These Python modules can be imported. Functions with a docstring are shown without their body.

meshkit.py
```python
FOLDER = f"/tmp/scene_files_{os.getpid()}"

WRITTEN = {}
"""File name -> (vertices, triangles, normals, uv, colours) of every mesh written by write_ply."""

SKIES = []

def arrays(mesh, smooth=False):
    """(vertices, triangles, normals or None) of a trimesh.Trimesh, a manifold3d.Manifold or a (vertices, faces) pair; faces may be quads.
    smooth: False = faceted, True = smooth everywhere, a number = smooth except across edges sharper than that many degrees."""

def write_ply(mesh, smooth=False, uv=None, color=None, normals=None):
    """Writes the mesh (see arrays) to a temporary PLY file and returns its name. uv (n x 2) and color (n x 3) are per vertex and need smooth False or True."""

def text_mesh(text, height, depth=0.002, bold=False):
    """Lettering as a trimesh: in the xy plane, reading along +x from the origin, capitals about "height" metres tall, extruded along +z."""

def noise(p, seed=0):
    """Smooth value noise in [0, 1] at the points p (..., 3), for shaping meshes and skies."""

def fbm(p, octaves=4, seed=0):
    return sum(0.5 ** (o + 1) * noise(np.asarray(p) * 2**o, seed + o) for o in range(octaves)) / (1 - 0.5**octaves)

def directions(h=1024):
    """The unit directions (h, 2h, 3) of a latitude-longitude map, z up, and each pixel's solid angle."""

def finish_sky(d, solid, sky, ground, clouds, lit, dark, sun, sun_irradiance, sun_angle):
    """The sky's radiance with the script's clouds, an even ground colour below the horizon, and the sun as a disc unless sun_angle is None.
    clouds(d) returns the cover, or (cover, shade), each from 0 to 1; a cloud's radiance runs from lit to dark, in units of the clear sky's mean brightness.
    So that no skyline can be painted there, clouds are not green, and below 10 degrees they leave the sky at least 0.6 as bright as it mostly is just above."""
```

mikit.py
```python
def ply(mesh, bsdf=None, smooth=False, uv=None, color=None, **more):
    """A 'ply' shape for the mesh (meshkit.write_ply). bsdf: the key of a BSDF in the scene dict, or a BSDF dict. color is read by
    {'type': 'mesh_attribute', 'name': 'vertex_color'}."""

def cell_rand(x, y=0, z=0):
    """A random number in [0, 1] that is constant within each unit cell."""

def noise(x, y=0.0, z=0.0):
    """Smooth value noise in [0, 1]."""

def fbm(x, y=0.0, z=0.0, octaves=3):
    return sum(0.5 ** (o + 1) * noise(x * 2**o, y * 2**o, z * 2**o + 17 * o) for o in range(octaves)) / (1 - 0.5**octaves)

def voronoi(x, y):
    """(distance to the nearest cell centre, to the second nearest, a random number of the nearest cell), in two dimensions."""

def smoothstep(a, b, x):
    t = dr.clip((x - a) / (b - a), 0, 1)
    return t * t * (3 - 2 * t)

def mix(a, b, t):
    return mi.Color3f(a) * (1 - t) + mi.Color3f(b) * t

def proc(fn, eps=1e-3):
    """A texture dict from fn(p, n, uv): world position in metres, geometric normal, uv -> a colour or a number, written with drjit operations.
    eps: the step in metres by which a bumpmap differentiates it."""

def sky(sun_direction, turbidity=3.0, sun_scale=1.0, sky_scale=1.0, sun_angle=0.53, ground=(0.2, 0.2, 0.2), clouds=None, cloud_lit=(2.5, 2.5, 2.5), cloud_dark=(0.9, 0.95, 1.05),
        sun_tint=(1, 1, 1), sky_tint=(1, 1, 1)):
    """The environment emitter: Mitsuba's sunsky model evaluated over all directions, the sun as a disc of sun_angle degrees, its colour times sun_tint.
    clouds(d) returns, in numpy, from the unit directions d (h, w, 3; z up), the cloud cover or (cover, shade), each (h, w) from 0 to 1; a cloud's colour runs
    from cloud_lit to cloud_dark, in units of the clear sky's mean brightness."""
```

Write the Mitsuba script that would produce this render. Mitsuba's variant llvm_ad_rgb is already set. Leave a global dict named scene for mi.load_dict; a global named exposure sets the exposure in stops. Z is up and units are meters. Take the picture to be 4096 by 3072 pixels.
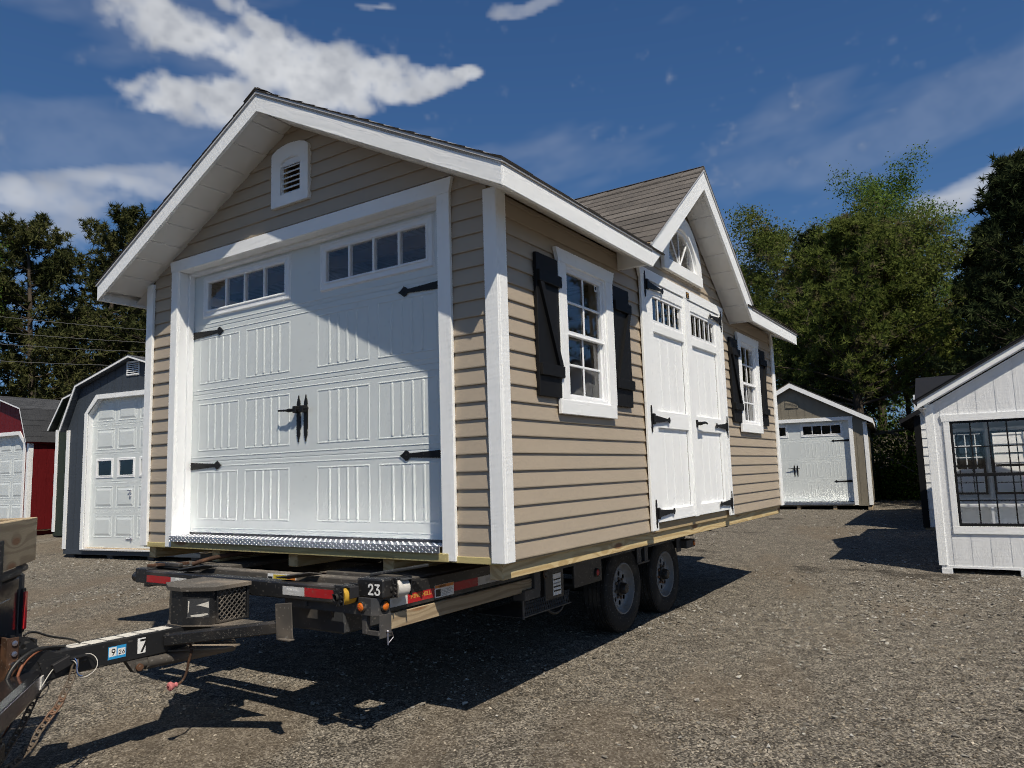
import math, numpy as np, trimesh, mitsuba as mi, drjit as dr
import mikit, meshkit
from mikit import proc, noise, fbm, voronoi, cell_rand, smoothstep, mix
from shapely.geometry import Polygon, box as sbox, Point
from shapely import affinity

T = mi.ScalarTransform4f
scene, labels = {}, {}
# ------------------------------------------------------------------ camera, sky, exposure
CAM = np.array([2.3572, -3.4581, 0.5024])
FWD, UPV = np.array([-.54618, .82913, .11929]), np.array([.09038, -.08325, .99242])
scene['camera'] = {'type': 'perspective', 'fov': 69.42, 'fov_axis': 'x', 'near_clip': 0.05, 'far_clip': 2000.0,
                   'to_world': T().look_at(origin=CAM.tolist(), target=(CAM + FWD).tolist(), up=UPV.tolist())}
SUN = [0.626, -0.43, 1.0]
exposure = 1.65


def sky_clouds(d):
    az = np.degrees(np.arctan2(d[..., 0], d[..., 1]))
    el = np.degrees(np.arcsin(np.clip(d[..., 2], -1, 1)))
    q = np.stack([az * .11, el * .16, az * 0 + 3.1], -1)
    wx = (meshkit.fbm(q * 2.2, 4, 5) - .5) * 5.0
    wy = (meshkit.fbm(q * 2.2 + 40, 4, 9) - .5) * 3.0
    a, e = az + wx, el + wy
    def blob(ca, ce, ra, re, rot=0.0):
        da, de = a - ca, e - ce
        c, s = math.cos(math.radians(rot)), math.sin(math.radians(rot))
        u, v = (da * c + de * s) / ra, (-da * s + de * c) / re
        return np.clip(1.25 - (u * u + v * v), 0, 1)
    main = 0
    for b in CLOUD_MAIN:
        main = main + blob(*b)
    fine = meshkit.fbm(np.stack([az * .45, el * .6, az * 0], -1), 5, 3)
    body = 1 - np.exp(-main * .62)
    frag = meshkit.fbm(np.stack([az * 1.3, el * 1.7, az * 0 + 6], -1), 4, 41)
    cov = np.clip(body * 1.75 + (fine - .5) * 1.25 + (frag - .5) * .75 - .26, 0, 1) * .96
    cov = cov * cov * (3 - 2 * cov)
    soft = 0
    for b in CLOUD_SOFT:
        soft = soft + blob(*b)
    cov2 = np.clip(((1 - np.exp(-soft * .8)) * 1.5 + (fine - .5) * 1.0 + (frag - .5) * .4 - .40) * .85, 0, .72)
    wis = meshkit.fbm(np.stack([az * .05 + el * .06, el * .22 - az * .06, az * 0 + 9], -1), 5, 21)
    wis = np.clip((wis - .52) * .75, 0, .11) * np.clip(el / 12, 0, 1)
    rest = meshkit.fbm(np.stack([d[..., 0] * 2.2, d[..., 1] * 2.2, d[..., 2] * 4.5], -1), 5, 33)
    away = np.clip((np.abs((az + 33 + 180) % 360 - 180) - 52) / 14, 0, 1)      # broken cloud round the rest of the sky
    other = np.clip((rest - .56) * 3.0, 0, .55) * away
    cover = 1 - (1 - cov) * (1 - cov2) * (1 - wis) * (1 - other)
    shade = np.clip(.30 + (fine - .45) * 2.0 + (frag - .5) * .6, 0, 1)
    return np.clip(cover, 0, 1), shade


CLOUD_MAIN = [(np.float64(-61.11), np.float64(31.08), np.float64(4.4), np.float64(1.97), -10), (np.float64(-57.33), np.float64(30.56), np.float64(5.0), np.float64(1.97), -20), (np.float64(-53.35), np.float64(30.03), np.float64(5.39), np.float64(2.15), -20), (np.float64(-49.54), np.float64(29.6), np.float64(4.95), np.float64(2.33), -10), (np.float64(-45.6), np.float64(29.19), np.float64(4.52), np.float64(1.97), -10), (np.float64(-41.92), np.float64(29.08), np.float64(3.49), np.float64(1.29), 0), (np.float64(-38.17), np.float64(29.39), np.float64(3.09), np.float64(1.08), 5), (np.float64(-36.26), np.float64(29.8), np.float64(1.65), np.float64(0.79), 0), (np.float64(-60.03), np.float64(26.27), np.float64(3.0), np.float64(1.44), 0), (np.float64(-56.57), np.float64(25.93), np.float64(3.79), np.float64(1.61), 0), (np.float64(-51.94), np.float64(26.66), np.float64(4.42), np.float64(2.15), 0), (np.float64(-47.76), np.float64(27.51), np.float64(3.24), np.float64(1.79), 0), (np.float64(-52.7), np.float64(32.1), np.float64(3.81), np.float64(0.79), -25)]
CLOUD_SOFT = [(np.float64(-67.28), np.float64(17.02), np.float64(6.38), np.float64(1.97), 0), (np.float64(-63.59), np.float64(19.06), np.float64(6.07), np.float64(1.44), 8), (np.float64(-59.86), np.float64(20.8), np.float64(4.99), np.float64(1.29), 8), (np.float64(-68.88), np.float64(18.49), np.float64(2.27), np.float64(0.9), 0), (np.float64(-31.89), np.float64(34.13), np.float64(3.03), np.float64(0.57), 0), (np.float64(-1.31), np.float64(17.08), np.float64(4.5), np.float64(1.44), 12), (np.float64(1.37), np.float64(17.52), np.float64(4.51), np.float64(1.44), 12), (np.float64(4.61), np.float64(17.72), np.float64(4.52), np.float64(1.44), 12), (np.float64(-3.3), np.float64(16.57), np.float64(2.25), np.float64(0.65), 10), (np.float64(-43.35), np.float64(34.12), np.float64(2.6), np.float64(0.36), 0)]
scene['sky'] = mikit.sky(SUN, turbidity=2.0, sun_scale=1.0, sky_scale=0.72, ground=(.14, .125, .11), clouds=sky_clouds,
                         cloud_lit=(4.5, 4.6, 4.75), cloud_dark=(2.6, 2.75, 3.05), sky_tint=(.60, .81, 1.0), sun_tint=(.91, 1.0, 1.12))

# ------------------------------------------------------------------ materials (linear base colours)
def principled(color, rough=.5, spec=.5, metal=0.0, bump=None, eps=1e-3, **kw):
    if callable(color):
        c = proc(color)
    else:
        c = {'type': 'rgb', 'value': list(color)}
    b = {'type': 'principled', 'base_color': c, 'roughness': rough if not callable(rough) else proc(rough), 'metallic': metal, **kw}
    if not metal:
        b['specular'] = spec
    if bump is not None:
        b = {'type': 'bumpmap', 'height': proc(bump, eps), 'scale': 1.0, 'inner': b}
    return {'type': 'twosided', 'inner': b}


def saw_bump(p, n, uv):           # rough-sawn board: ridges along the grain, faint blade marks across it
    u, v = uv.x, uv.y
    wob = fbm(u * 5, v * 9, 0.3, 2)
    ridge = noise(u * 2.5 + wob * 2, v * 150 + wob * 9, 1.7)
    return .0010 * ridge + .0007 * noise(u * 95 + v * 12, v * 7, 4.1) + .0005 * noise(u * 20, v * 60, 2.2)


def painted(c, k=.06):
    def fn(p, n, uv):
        t = fbm(uv.x * 3.1, uv.y * 11, 1.3, 3)
        s = smoothstep(.70, .82, noise(uv.x * 31, uv.y * 43, 5.5)) * .05
        return mi.Color3f(list(c)) * (1 - k * .5 + k * (t - .5) * 2 - s)
    return fn


def vinyl(c):
    def fn(p, n, uv):
        t = fbm(uv.x * 2.3, uv.y * 6, p.z * 1.1, 3)
        return mi.Color3f(list(c)) * (.955 + .09 * t)
    return fn


def vinyl_bump(p, n, uv):
    return .00035 * noise(uv.x * 14, uv.y * 330 + 6 * noise(uv.x * 6, uv.y * 30), .5)


def lumber(c0, c1, knots=.5):
    def fn(p, n, uv):
        u, v = uv.x, uv.y
        w = 1.7 * fbm(u * .8, v * 5.0, 2.2, 2) + .4 * noise(u * 2.6, v * 14)
        kd, _, kr = voronoi(u * 1.7, v * 6 + 3)
        k = smoothstep(.17, .07, kd) * mi.Float(dr.select(kr > knots, 1.0, 0.0))
        r = dr.abs(dr.sin((v * 19 + w * 1.9 + dr.exp(-kd * kd * 22) * 1.6) * math.pi))
        r = smoothstep(.60, .99, r) * .62
        g = .94 + .14 * (noise(u * 22, v * 420) - .5)
        return mix(mix(c0, c1, r), (.27, .14, .07), k) * g
    return fn


def dusty(c, dust, amount=.5, f=3.0):      # paint with patches of road dust and small chips
    def fn(p, n, uv):
        t = fbm(p.x * f, p.y * f, p.z * f, 4)
        d = smoothstep(.50, .74, t) * amount
        ch = smoothstep(.80, .84, noise(p.x * 70, p.y * 70, p.z * 70)) * .35
        return mix(mix(c, dust, d), (.30, .28, .25), ch * amount)
    return fn


def t111_bump(p, n, uv):
    u, v = uv.x, uv.y
    wob = fbm(u * 3.0, v * 7, .4, 3)
    return .0016 * noise(u * 1.2 + wob * 3, v * 60 + wob * 16, .9) + .0009 * noise(u * 8, v * 150, 2.0) + .0009 * noise(u * 70, v * 5, 7.0)


def granules(c, k=.5):
    def fn(p, n, uv):
        g = noise(p.x * 230, p.y * 230, p.z * 230) - .5
        b = fbm(p.x * 5, p.y * 5, p.z * 5, 2) - .5
        return mi.Color3f(list(c)) * (1 + k * g + .35 * b)
    return fn


def bark_col(p, n, uv):
    t = fbm(p.x * 9, p.y * 9, p.z * 2.2, 3)
    return mix((.035, .028, .022), (.12, .098, .078), t)


def leafy(a, b, f=.9, dead=None):
    def fn(p, n, uv):
        t = fbm(p.x * f, p.y * f, p.z * f, 2)
        r = cell_rand(p.x * 7, p.y * 7, p.z * 7)
        c = mix(a, b, smoothstep(.3, .7, .65 * t + .35 * r))
        if dead is not None:
            c = mix(c, dead, smoothstep(.86, .93, cell_rand(p.x * 3.1, p.y * 3.1, p.z * 3.1)) * .8)
        return c
    return fn


def ground_col(p, n, uv):
    x, y = p.x, p.y
    u, w = x * .94 + y * .34, y * .94 - x * .34        # wheel tracks run up the yard
    big = fbm(x * .35, y * .35, .7, 3)
    mid = fbm(u * 1.9, w * .75, 3.2, 3)
    dirt = smoothstep(.50, .63, .55 * mid + .45 * big)
    d1, e1, r1 = voronoi(x * 85, y * 85)
    d2, e2, r2 = voronoi(x * 38 + 7, y * 38)
    stone = mix((.050, .045, .038), (.300, .270, .225), r1 * r1)
    d3, e3, r3 = voronoi(x * 13 + 2, y * 13)
    stone = mix(stone, mix((.08, .07, .056), (.36, .32, .255), r2 * r2), smoothstep(.36, .24, d2) * mi.Float(dr.select(r2 > .45, 1.0, 0.0)))
    stone *= (smoothstep(-.05, .22, e1 - d1) * .60 + .40) * (.72 + .5 * r3)
    soil = mix((.095, .074, .053), (.145, .116, .084), fbm(x * 13, y * 13, 1.0, 3))
    soil = mix(soil, stone, .34)
    wet = smoothstep(.68, .76, fbm(x * 1.3 + 3, y * 1.3, 8.8, 4)) * .55
    return mix(stone, soil, dirt * .70) * (1 - wet)


def ground_bump(p, n, uv):
    x, y = p.x, p.y
    d1, e1, r1 = voronoi(x * 85, y * 85)
    d2, e2, r2 = voronoi(x * 38 + 7, y * 38)
    return .0045 * (1 - d1) * r1 + .009 * smoothstep(.4, .1, d2) * r2


WHITE = (.85, .862, .86)
M = {
    'white_wood': principled(painted(WHITE), .5, bump=saw_bump),
    'white_smooth': principled(painted((.76, .775, .79), .035), .42),
    'white_vinyl': principled((.78, .79, .80), .35),
    'door_steel': principled(painted((.625, .665, .665), .03), .40),
    'tan_vinyl': principled(vinyl((.375, .312, .238)), .48, .4, bump=vinyl_bump, eps=6e-4),
    'soffit': principled(painted((.70, .69, .665), .04), .6),
    'black_iron': principled((.008, .008, .0085), .45, .25),
    'shutter_black': principled(painted((.009, .0092, .010), .2), .55, .22),
    'pine_yellow': principled(lumber((.60, .47, .255), (.40, .27, .12), .55), .65, .3),
    'pine_green': principled(lumber((.47, .40, .19), (.30, .235, .10), .6), .65, .3),
    'pine_worn': principled(lumber((.40, .315, .205), (.24, .17, .105), .62), .7, .3),
    'stud_wood': principled((.40, .30, .175), .7, .3),
    'shingle_a': principled(granules((.108, .097, .087), .35), .85, .2),
    'shingle_b': principled(granules((.124, .112, .101), .35), .85, .2),
    'shingle_c': principled(granules((.095, .086, .078), .35), .85, .2),
    'shingle_charcoal': principled(granules((.050, .052, .056)), .85, .2),
    'shingle_slate': principled(granules((.072, .075, .080)), .85, .2),
    'shingle_shaded': principled(granules((.030, .027, .024)), .85, .2),  # main roof shingles, with the shade of the roof edges put into the colour
    'shingle_black': principled((.013, .013, .014), .6, .3),
    'drip_metal': principled((.55, .54, .53), .4, .5),
    'diamond_plate': {'type': 'twosided', 'inner': {'type': 'roughconductor', 'material': 'Al', 'alpha': .16, 'specular_reflectance': {'type': 'rgb', 'value': [.82, .83, .85]}}},
    'steel_bright': {'type': 'twosided', 'inner': {'type': 'roughconductor', 'material': 'Cr', 'alpha': .25}},
    'glass': {'type': 'thindielectric', 'int_ior': 1.5},
    'trailer_black': principled(dusty((.014, .0145, .016), (.125, .105, .085), .45), .42),
    'trailer_grey': principled(dusty((.040, .042, .046), (.14, .12, .10), .5), .5),
    'dust_plate': principled(dusty((.075, .068, .060), (.23, .19, .15), 1.0, 2.2), .7, .3),
    'rust': principled(dusty((.055, .030, .019), (.13, .065, .036), .8, 14), .75, .3),
    'chain_steel': principled(dusty((.11, .085, .062), (.17, .075, .035), .9, 5), .55, .5),
    'rubber': principled(dusty((.022, .021, .020), (.085, .075, .062), .55, 7), .75, .3),
    'rim_grey': principled(dusty((.22, .225, .23), (.20, .165, .13), .6, 9), .5),
    'tape_red': principled(dusty((.38, .012, .016), (.20, .09, .07), .35, 20), .35),
    'tape_white': principled(dusty((.52, .52, .51), (.30, .27, .23), .5, 20), .35),
    'lens_amber': principled((.62, .15, .01), .12, .6, clearcoat=.8),
    'lens_red': principled((.48, .015, .02), .12, .6, clearcoat=.8),
    'strap_yellow': principled((.50, .30, .035), .7, .3),
    'strap_white': principled((.55, .53, .49), .7, .3),
    'strap_black': principled((.018, .018, .020), .6, .3),
    'print_white': principled((.80, .80, .78), .4),
    'print_black': principled((.012, .012, .012), .4),
    'print_blue': principled((.03, .30, .62), .4),
    'print_gold': principled((.55, .30, .06), .4),
    'print_yellow': principled((.62, .47, .05), .4),
    'print_orange': principled((.62, .22, .04), .4),
    'print_grey': principled((.30, .31, .31), .4),
    'knob_pink': principled((.52, .17, .17), .65, .3),
    'hose_orange': principled((.24, .085, .04), .55),
    'hose_black': principled((.018, .018, .018), .45),
    'wire_blue': principled((.05, .14, .40), .4),
    'wire_white': principled((.55, .53, .48), .5),
    'truck_paint': principled((.010, .010, .012), .12, .6, clearcoat=1.0),
    'chrome': {'type': 'twosided', 'inner': {'type': 'roughconductor', 'material': 'Cr', 'alpha': .18}},
    'bark': principled(bark_col, .9, .2),
    'bark_pale': principled((.21, .175, .14), .9, .2),
    'power_cable': principled((.10, .10, .10), .6),
    'ground': principled(ground_col, .92, .15, bump=ground_bump, eps=1.5e-3),
    'stones': {'type': 'twosided', 'inner': {'type': 'principled', 'base_color': {'type': 'mesh_attribute', 'name': 'vertex_color'}, 'roughness': .85, 'specular': .3}},
    'bank_soil': principled(dusty((.050, .042, .030), (.045, .055, .018), .9, 1.2), .95, .1),
}
for nm, c in {'beige': (.215, .192, .148), 'white': (.78, .79, .80), 'bluegrey': (.050, .061, .077), 'red': (.125, .0065, .0085), 'green': (.030, .041, .030), 'darkbrown': (.016, .014, .013)}.items():
    M['t111_' + nm] = principled(painted(c, .10), .55, .35, bump=t111_bump)
def leafmat(fn, tr=.5):
    return {'type': 'principledthin', 'base_color': proc(fn), 'roughness': .6, 'diff_trans': tr, 'spec_trans': 0.0, 'eta': 1.35}
M['leaf_pine'] = leafmat(leafy((.042, .052, .020), (.125, .128, .050)), .4)
M['leaf_cedar'] = leafmat(leafy((.022, .035, .016), (.066, .082, .034)), .4)
M['leaf_olive'] = leafmat(leafy((.075, .105, .026), (.180, .215, .058), dead=(.17, .14, .09)), .8)
M['leaf_spring'] = leafmat(leafy((.070, .125, .022), (.165, .24, .058)), .7)
M['leaf_brush'] = leafmat(leafy((.050, .095, .014), (.15, .23, .035), dead=(.19, .15, .09)), .7)
for k, b in M.items():
    scene['mat_' + k] = b

# ------------------------------------------------------------------ builders
CUR = np.eye(4)
cnt = {}
rng = np.random.default_rng(7)


def place(x=0, y=0, z=0, yaw=0.0):
    global CUR
    c, s = math.cos(yaw), math.sin(yaw)
    CUR = np.array([[c, -s, 0, x], [s, c, 0, y], [0, 0, 1, z], [0, 0, 0, 1.0]])


def K(parent, name):
    base = f'{parent}__{name}' if parent else name
    i = cnt.get(base, 0)
    cnt[base] = i + 1
    return base if i == 0 else f'{base}_{i:03d}'


def thing(name, label, cat, group=None, kind=None):
    k = K(None, name)
    labels[k] = {'label': label, 'category': cat}
    if group:
        labels[k]['group'] = group
    if kind:
        labels[k]['kind'] = kind
    return k


AX = {'x': (1, 0, 0), 'y': (0, 1, 0), 'z': (0, 0, 1)}


def arr(m):
    if isinstance(m, list):
        vs, fs, o = [], [], 0
        for q in m:
            v, f = arr(q)
            vs.append(v); fs.append(f + o); o += len(v)
        return np.vstack(vs), np.vstack(fs)
    if hasattr(m, 'to_mesh'):
        q = m.to_mesh()
        return np.asarray(q.vert_properties[:, :3], float), np.asarray(q.tri_verts, int)
    if isinstance(m, tuple):
        v, f = np.asarray(m[0], float), np.asarray(m[1], int)
        if f.shape[1] == 4:
            f = np.vstack([f[:, [0, 1, 2]], f[:, [0, 2, 3]]])
        return v, f
    return np.array(m.vertices, float), np.array(m.faces, int)


def part(parent, name, mesh, mat, grain=None, smooth=False, kind=None, label=None):
    """One entry. grain: an axis letter or vector -> faceted, with uv in metres running along it."""
    key = K(parent, name)
    v, f = arr(mesh)
    R = CUR[:3, :3]
    uv = None
    if grain is not None:
        g = np.array(AX.get(grain, grain) if isinstance(grain, str) else grain, float)
        g /= np.linalg.norm(g)
        v = v[f].reshape(-1, 3)
        f = np.arange(len(v)).reshape(-1, 3)
        n = np.cross(v[f[:, 1]] - v[f[:, 0]], v[f[:, 2]] - v[f[:, 0]])
        ok = np.linalg.norm(n, axis=1) > 1e-12
        f2 = f[ok]
        v = v[f2].reshape(-1, 3)
        f = np.arange(len(v)).reshape(-1, 3)
        n = n[ok] / np.linalg.norm(n[ok], axis=1, keepdims=True)
        side = np.abs(n @ g) > .8
        ga = np.where(side[:, None], np.cross(n, np.array([.3, .5, .81])), g)
        ga = ga - n * np.sum(n * ga, 1, keepdims=True)
        ga /= np.linalg.norm(ga, axis=1, keepdims=True)
        gb = np.cross(n, ga)
        off = rng.random(2) * 40
        uu = np.einsum('fkj,fj->fk', v.reshape(-1, 3, 3), ga).ravel() + off[0]
        vv = np.einsum('fkj,fj->fk', v.reshape(-1, 3, 3), gb).ravel() + off[1]
        uv = np.stack([uu, vv], 1)
        smooth = False
    v = v @ R.T + CUR[:3, 3]
    scene[key] = mikit.ply((v, f), 'mat_' + mat, smooth=smooth, uv=uv)
    e = {}
    if kind:
        e['kind'] = kind
    if label:
        e['label'] = label
    if e:
        labels[key] = {**labels.get(key, {}), **e}
    return key


def box(x0, x1, y0, y1, z0, z1, c=.003):
    x0, x1, y0, y1, z0, z1 = min(x0, x1), max(x0, x1), min(y0, y1), max(y0, y1), min(z0, z1), max(z0, z1)
    lo, hi = np.array([x0, y0, z0]), np.array([x1, y1, z1])
    c = min(c, .3 * float((hi - lo).min()))
    if c <= 1e-5:
        m = trimesh.creation.box(bounds=[lo, hi])
        return m
    pts = []
    for sx in (0, 1):
        for sy in (0, 1):
            for sz in (0, 1):
                s = np.array([sx, sy, sz])
                base = np.where(s, hi, lo).astype(float)
                inn = np.where(s, -c, c)
                for a in range(3):
                    q = base + inn
                    q[a] = base[a]
                    pts.append(q)
    pts = np.array(pts)
    return (pts, BOXF)


def _boxfaces():
    global BOXF
    BOXF = None
    pts = box_pts()
    h = trimesh.convex.convex_hull(pts)
    idx = [int(np.argmin(np.linalg.norm(pts - v, axis=1))) for v in h.vertices]
    BOXF = np.array(idx)[h.faces]


def box_pts(c=.2):
    pts = []
    for sx in (0, 1):
        for sy in (0, 1):
            for sz in (0, 1):
                s = np.array([sx, sy, sz])
                base = s.astype(float)
                inn = np.where(s, -c, c)
                for a in range(3):
                    q = base + inn
                    q[a] = base[a]
                    pts.append(q)
    return np.array(pts)


_boxfaces()


def ext(poly, axis, a0, a1):
    """Prism: poly in the plane across axis ('x': (y,z), 'y': (x,z), 'z': (x,y)), from a0 to a1."""
    if not hasattr(poly, 'exterior'):
        poly = Polygon(poly)
    a0, a1 = min(a0, a1), max(a0, a1)
    m = trimesh.creation.extrude_polygon(poly.buffer(0) if not poly.is_valid else poly, a1 - a0, engine='earcut')
    v = np.array(m.vertices)
    v[:, 2] += a0
    f = np.array(m.faces)
    if axis == 'x':
        v = v[:, [2, 0, 1]]
    elif axis == 'y':
        v = v[:, [0, 2, 1]]
        f = f[:, ::-1]
    return (v, f)


def xf(mesh, Mx):
    v, f = arr(mesh)
    return (v @ np.asarray(Mx)[:3, :3].T + np.asarray(Mx)[:3, 3], f)


def frame(o, ex, ey, ez):
    A = np.eye(4)
    for i, e in enumerate((ex, ey, ez)):
        A[:3, i] = np.asarray(e, float)
    A[:3, 3] = o
    return A


def unit(v):
    v = np.asarray(v, float)
    return v / np.linalg.norm(v)


def beam(p, q, w, h, up=(0, 0, 1), c=.003):
    """Rectangular bar from p to q, w wide, h high (along up)."""
    p, q = np.asarray(p, float), np.asarray(q, float)
    d = unit(q - p)
    s = unit(np.cross(d, up))
    u = np.cross(s, d)
    L = np.linalg.norm(q - p)
    return xf(box(0, L, -w / 2, w / 2, -h / 2, h / 2, c), frame(p, d, np.cross(u, d), u))


def tube(pts, r, sides=8, closed=False, caps=True):
    p = np.asarray(pts, float)
    n = len(p)
    r = np.broadcast_to(np.asarray(r, float), (n,))
    t = (np.roll(p, -1, 0) - np.roll(p, 1, 0)) if closed else np.gradient(p, axis=0)
    t /= np.linalg.norm(t, axis=1, keepdims=True) + 1e-12
    a = np.zeros_like(p)
    ref = np.array([0, 0, 1.0]) if abs(t[0][2]) < .9 else np.array([1.0, 0, 0])
    cur = unit(np.cross(t[0], ref))
    for i in range(n):
        cur = cur - t[i] * (cur @ t[i])
        cur /= np.linalg.norm(cur) + 1e-12
        a[i] = cur
    b = np.cross(t, a)
    ang = np.arange(sides) * 2 * np.pi / sides
    v = (p[:, None] + r[:, None, None] * (np.cos(ang)[None, :, None] * a[:, None] + np.sin(ang)[None, :, None] * b[:, None])).reshape(-1, 3)
    m = n if closed else n - 1
    i, j = np.meshgrid(np.arange(m), np.arange(sides), indexing='ij')
    i2 = (i + 1) % n
    f = np.stack([i * sides + j, i * sides + (j + 1) % sides, i2 * sides + (j + 1) % sides, i2 * sides + j], -1).reshape(-1, 4)
    f = np.vstack([f[:, [0, 1, 2]], f[:, [0, 2, 3]]])
    if caps and not closed:
        k = len(v)
        v = np.vstack([v, p[0], p[-1]])
        e = np.arange(sides)
        f = np.vstack([f, np.stack([(e + 1) % sides, e, e * 0 + k], 1), np.stack([e + (n - 1) * sides, (e + 1) % sides + (n - 1) * sides, e * 0 + k + 1], 1)])
    return (v, f)


def curve(pts, n=24):
    p = np.asarray(pts, float)
    if len(p) < 3:
        return p
    from scipy.interpolate import CubicSpline
    s = np.concatenate([[0], np.cumsum(np.linalg.norm(np.diff(p, axis=0), axis=1))])
    return CubicSpline(s, p)(np.linspace(0, s[-1], n))


def cyl(p, q, r, sides=20):
    return tube([p, q], r, sides)


def lathe(prof, axis_o, axis_d, n=32):
    """prof: (r, h) pairs, turned round the axis."""
    d = unit(axis_d)
    a = unit(np.cross(d, [.2, .3, .9]))
    b = np.cross(d, a)
    prof = np.asarray(prof, float)
    th = np.arange(n) * 2 * np.pi / n
    v = (np.asarray(axis_o, float) + prof[:, None, 1:2] * d + prof[:, None, 0:1] * (np.cos(th)[None, :, None] * a + np.sin(th)[None, :, None] * b)).reshape(-1, 3)
    m = len(prof)
    i, j = np.meshgrid(np.arange(m - 1), np.arange(n), indexing='ij')
    f = np.stack([i * n + j, (i + 1) * n + j, (i + 1) * n + (j + 1) % n, i * n + (j + 1) % n], -1).reshape(-1, 4)
    return (v, f)


def text_on(parent, name, s, h, o, ex, ey, mat, depth=.0008, bold=True, squeeze=1.0):
    """Lettering, its left foot at o, reading along ex, upright along ey."""
    m = meshkit.text_mesh(s, h, depth, bold)
    v = np.array(m.vertices) * [squeeze, 1, 1]
    ex, ey = unit(ex), unit(ey)
    return part(parent, name, xf((v, np.array(m.faces)), frame(o, ex, ey, np.cross(ex, ey))), mat)


def decal(parent, name, o, ex, ey, w, h, mat, t=.0012):
    ex, ey = unit(ex), unit(ey)
    return part(parent, name, xf(box(0, w, 0, h, 0, t, 0), frame(o, ex, ey, np.cross(ex, ey))), mat)


def lerp(a, b, t):
    return a + (b - a) * t

# ------------------------------------------------------------------ ground
def gbase(x, y):
    x, y = np.asarray(x, float), np.asarray(y, float)
    z = -1.0 + .0155 * np.clip(y, -30, 60) - .0078 * np.clip(x, -40, 6)
    t = np.clip((-12.6 - x) / 2.6, 0, 1)
    z = z + .17 * t * t * (3 - 2 * t)
    # the wooded bank behind the yard
    f = y - .12 * x
    t = np.clip((f - 24.2) / 5.5, 0, 1) * np.clip((x + 40) / 12, 0, 1)
    return z + 2.3 * t * t * (3 - 2 * t)


def gz(x, y):
    x, y = np.asarray(x, float), np.asarray(y, float)
    p = np.stack([x * .8, y * .8, x * 0 + .5], -1)
    q = np.stack([x * 3.1, y * 3.1, x * 0 + 2.5], -1)
    return gbase(x, y) + (meshkit.fbm(p, 3, 2) - .5) * .05 + (meshkit.fbm(q, 3, 4) - .5) * .022


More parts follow.
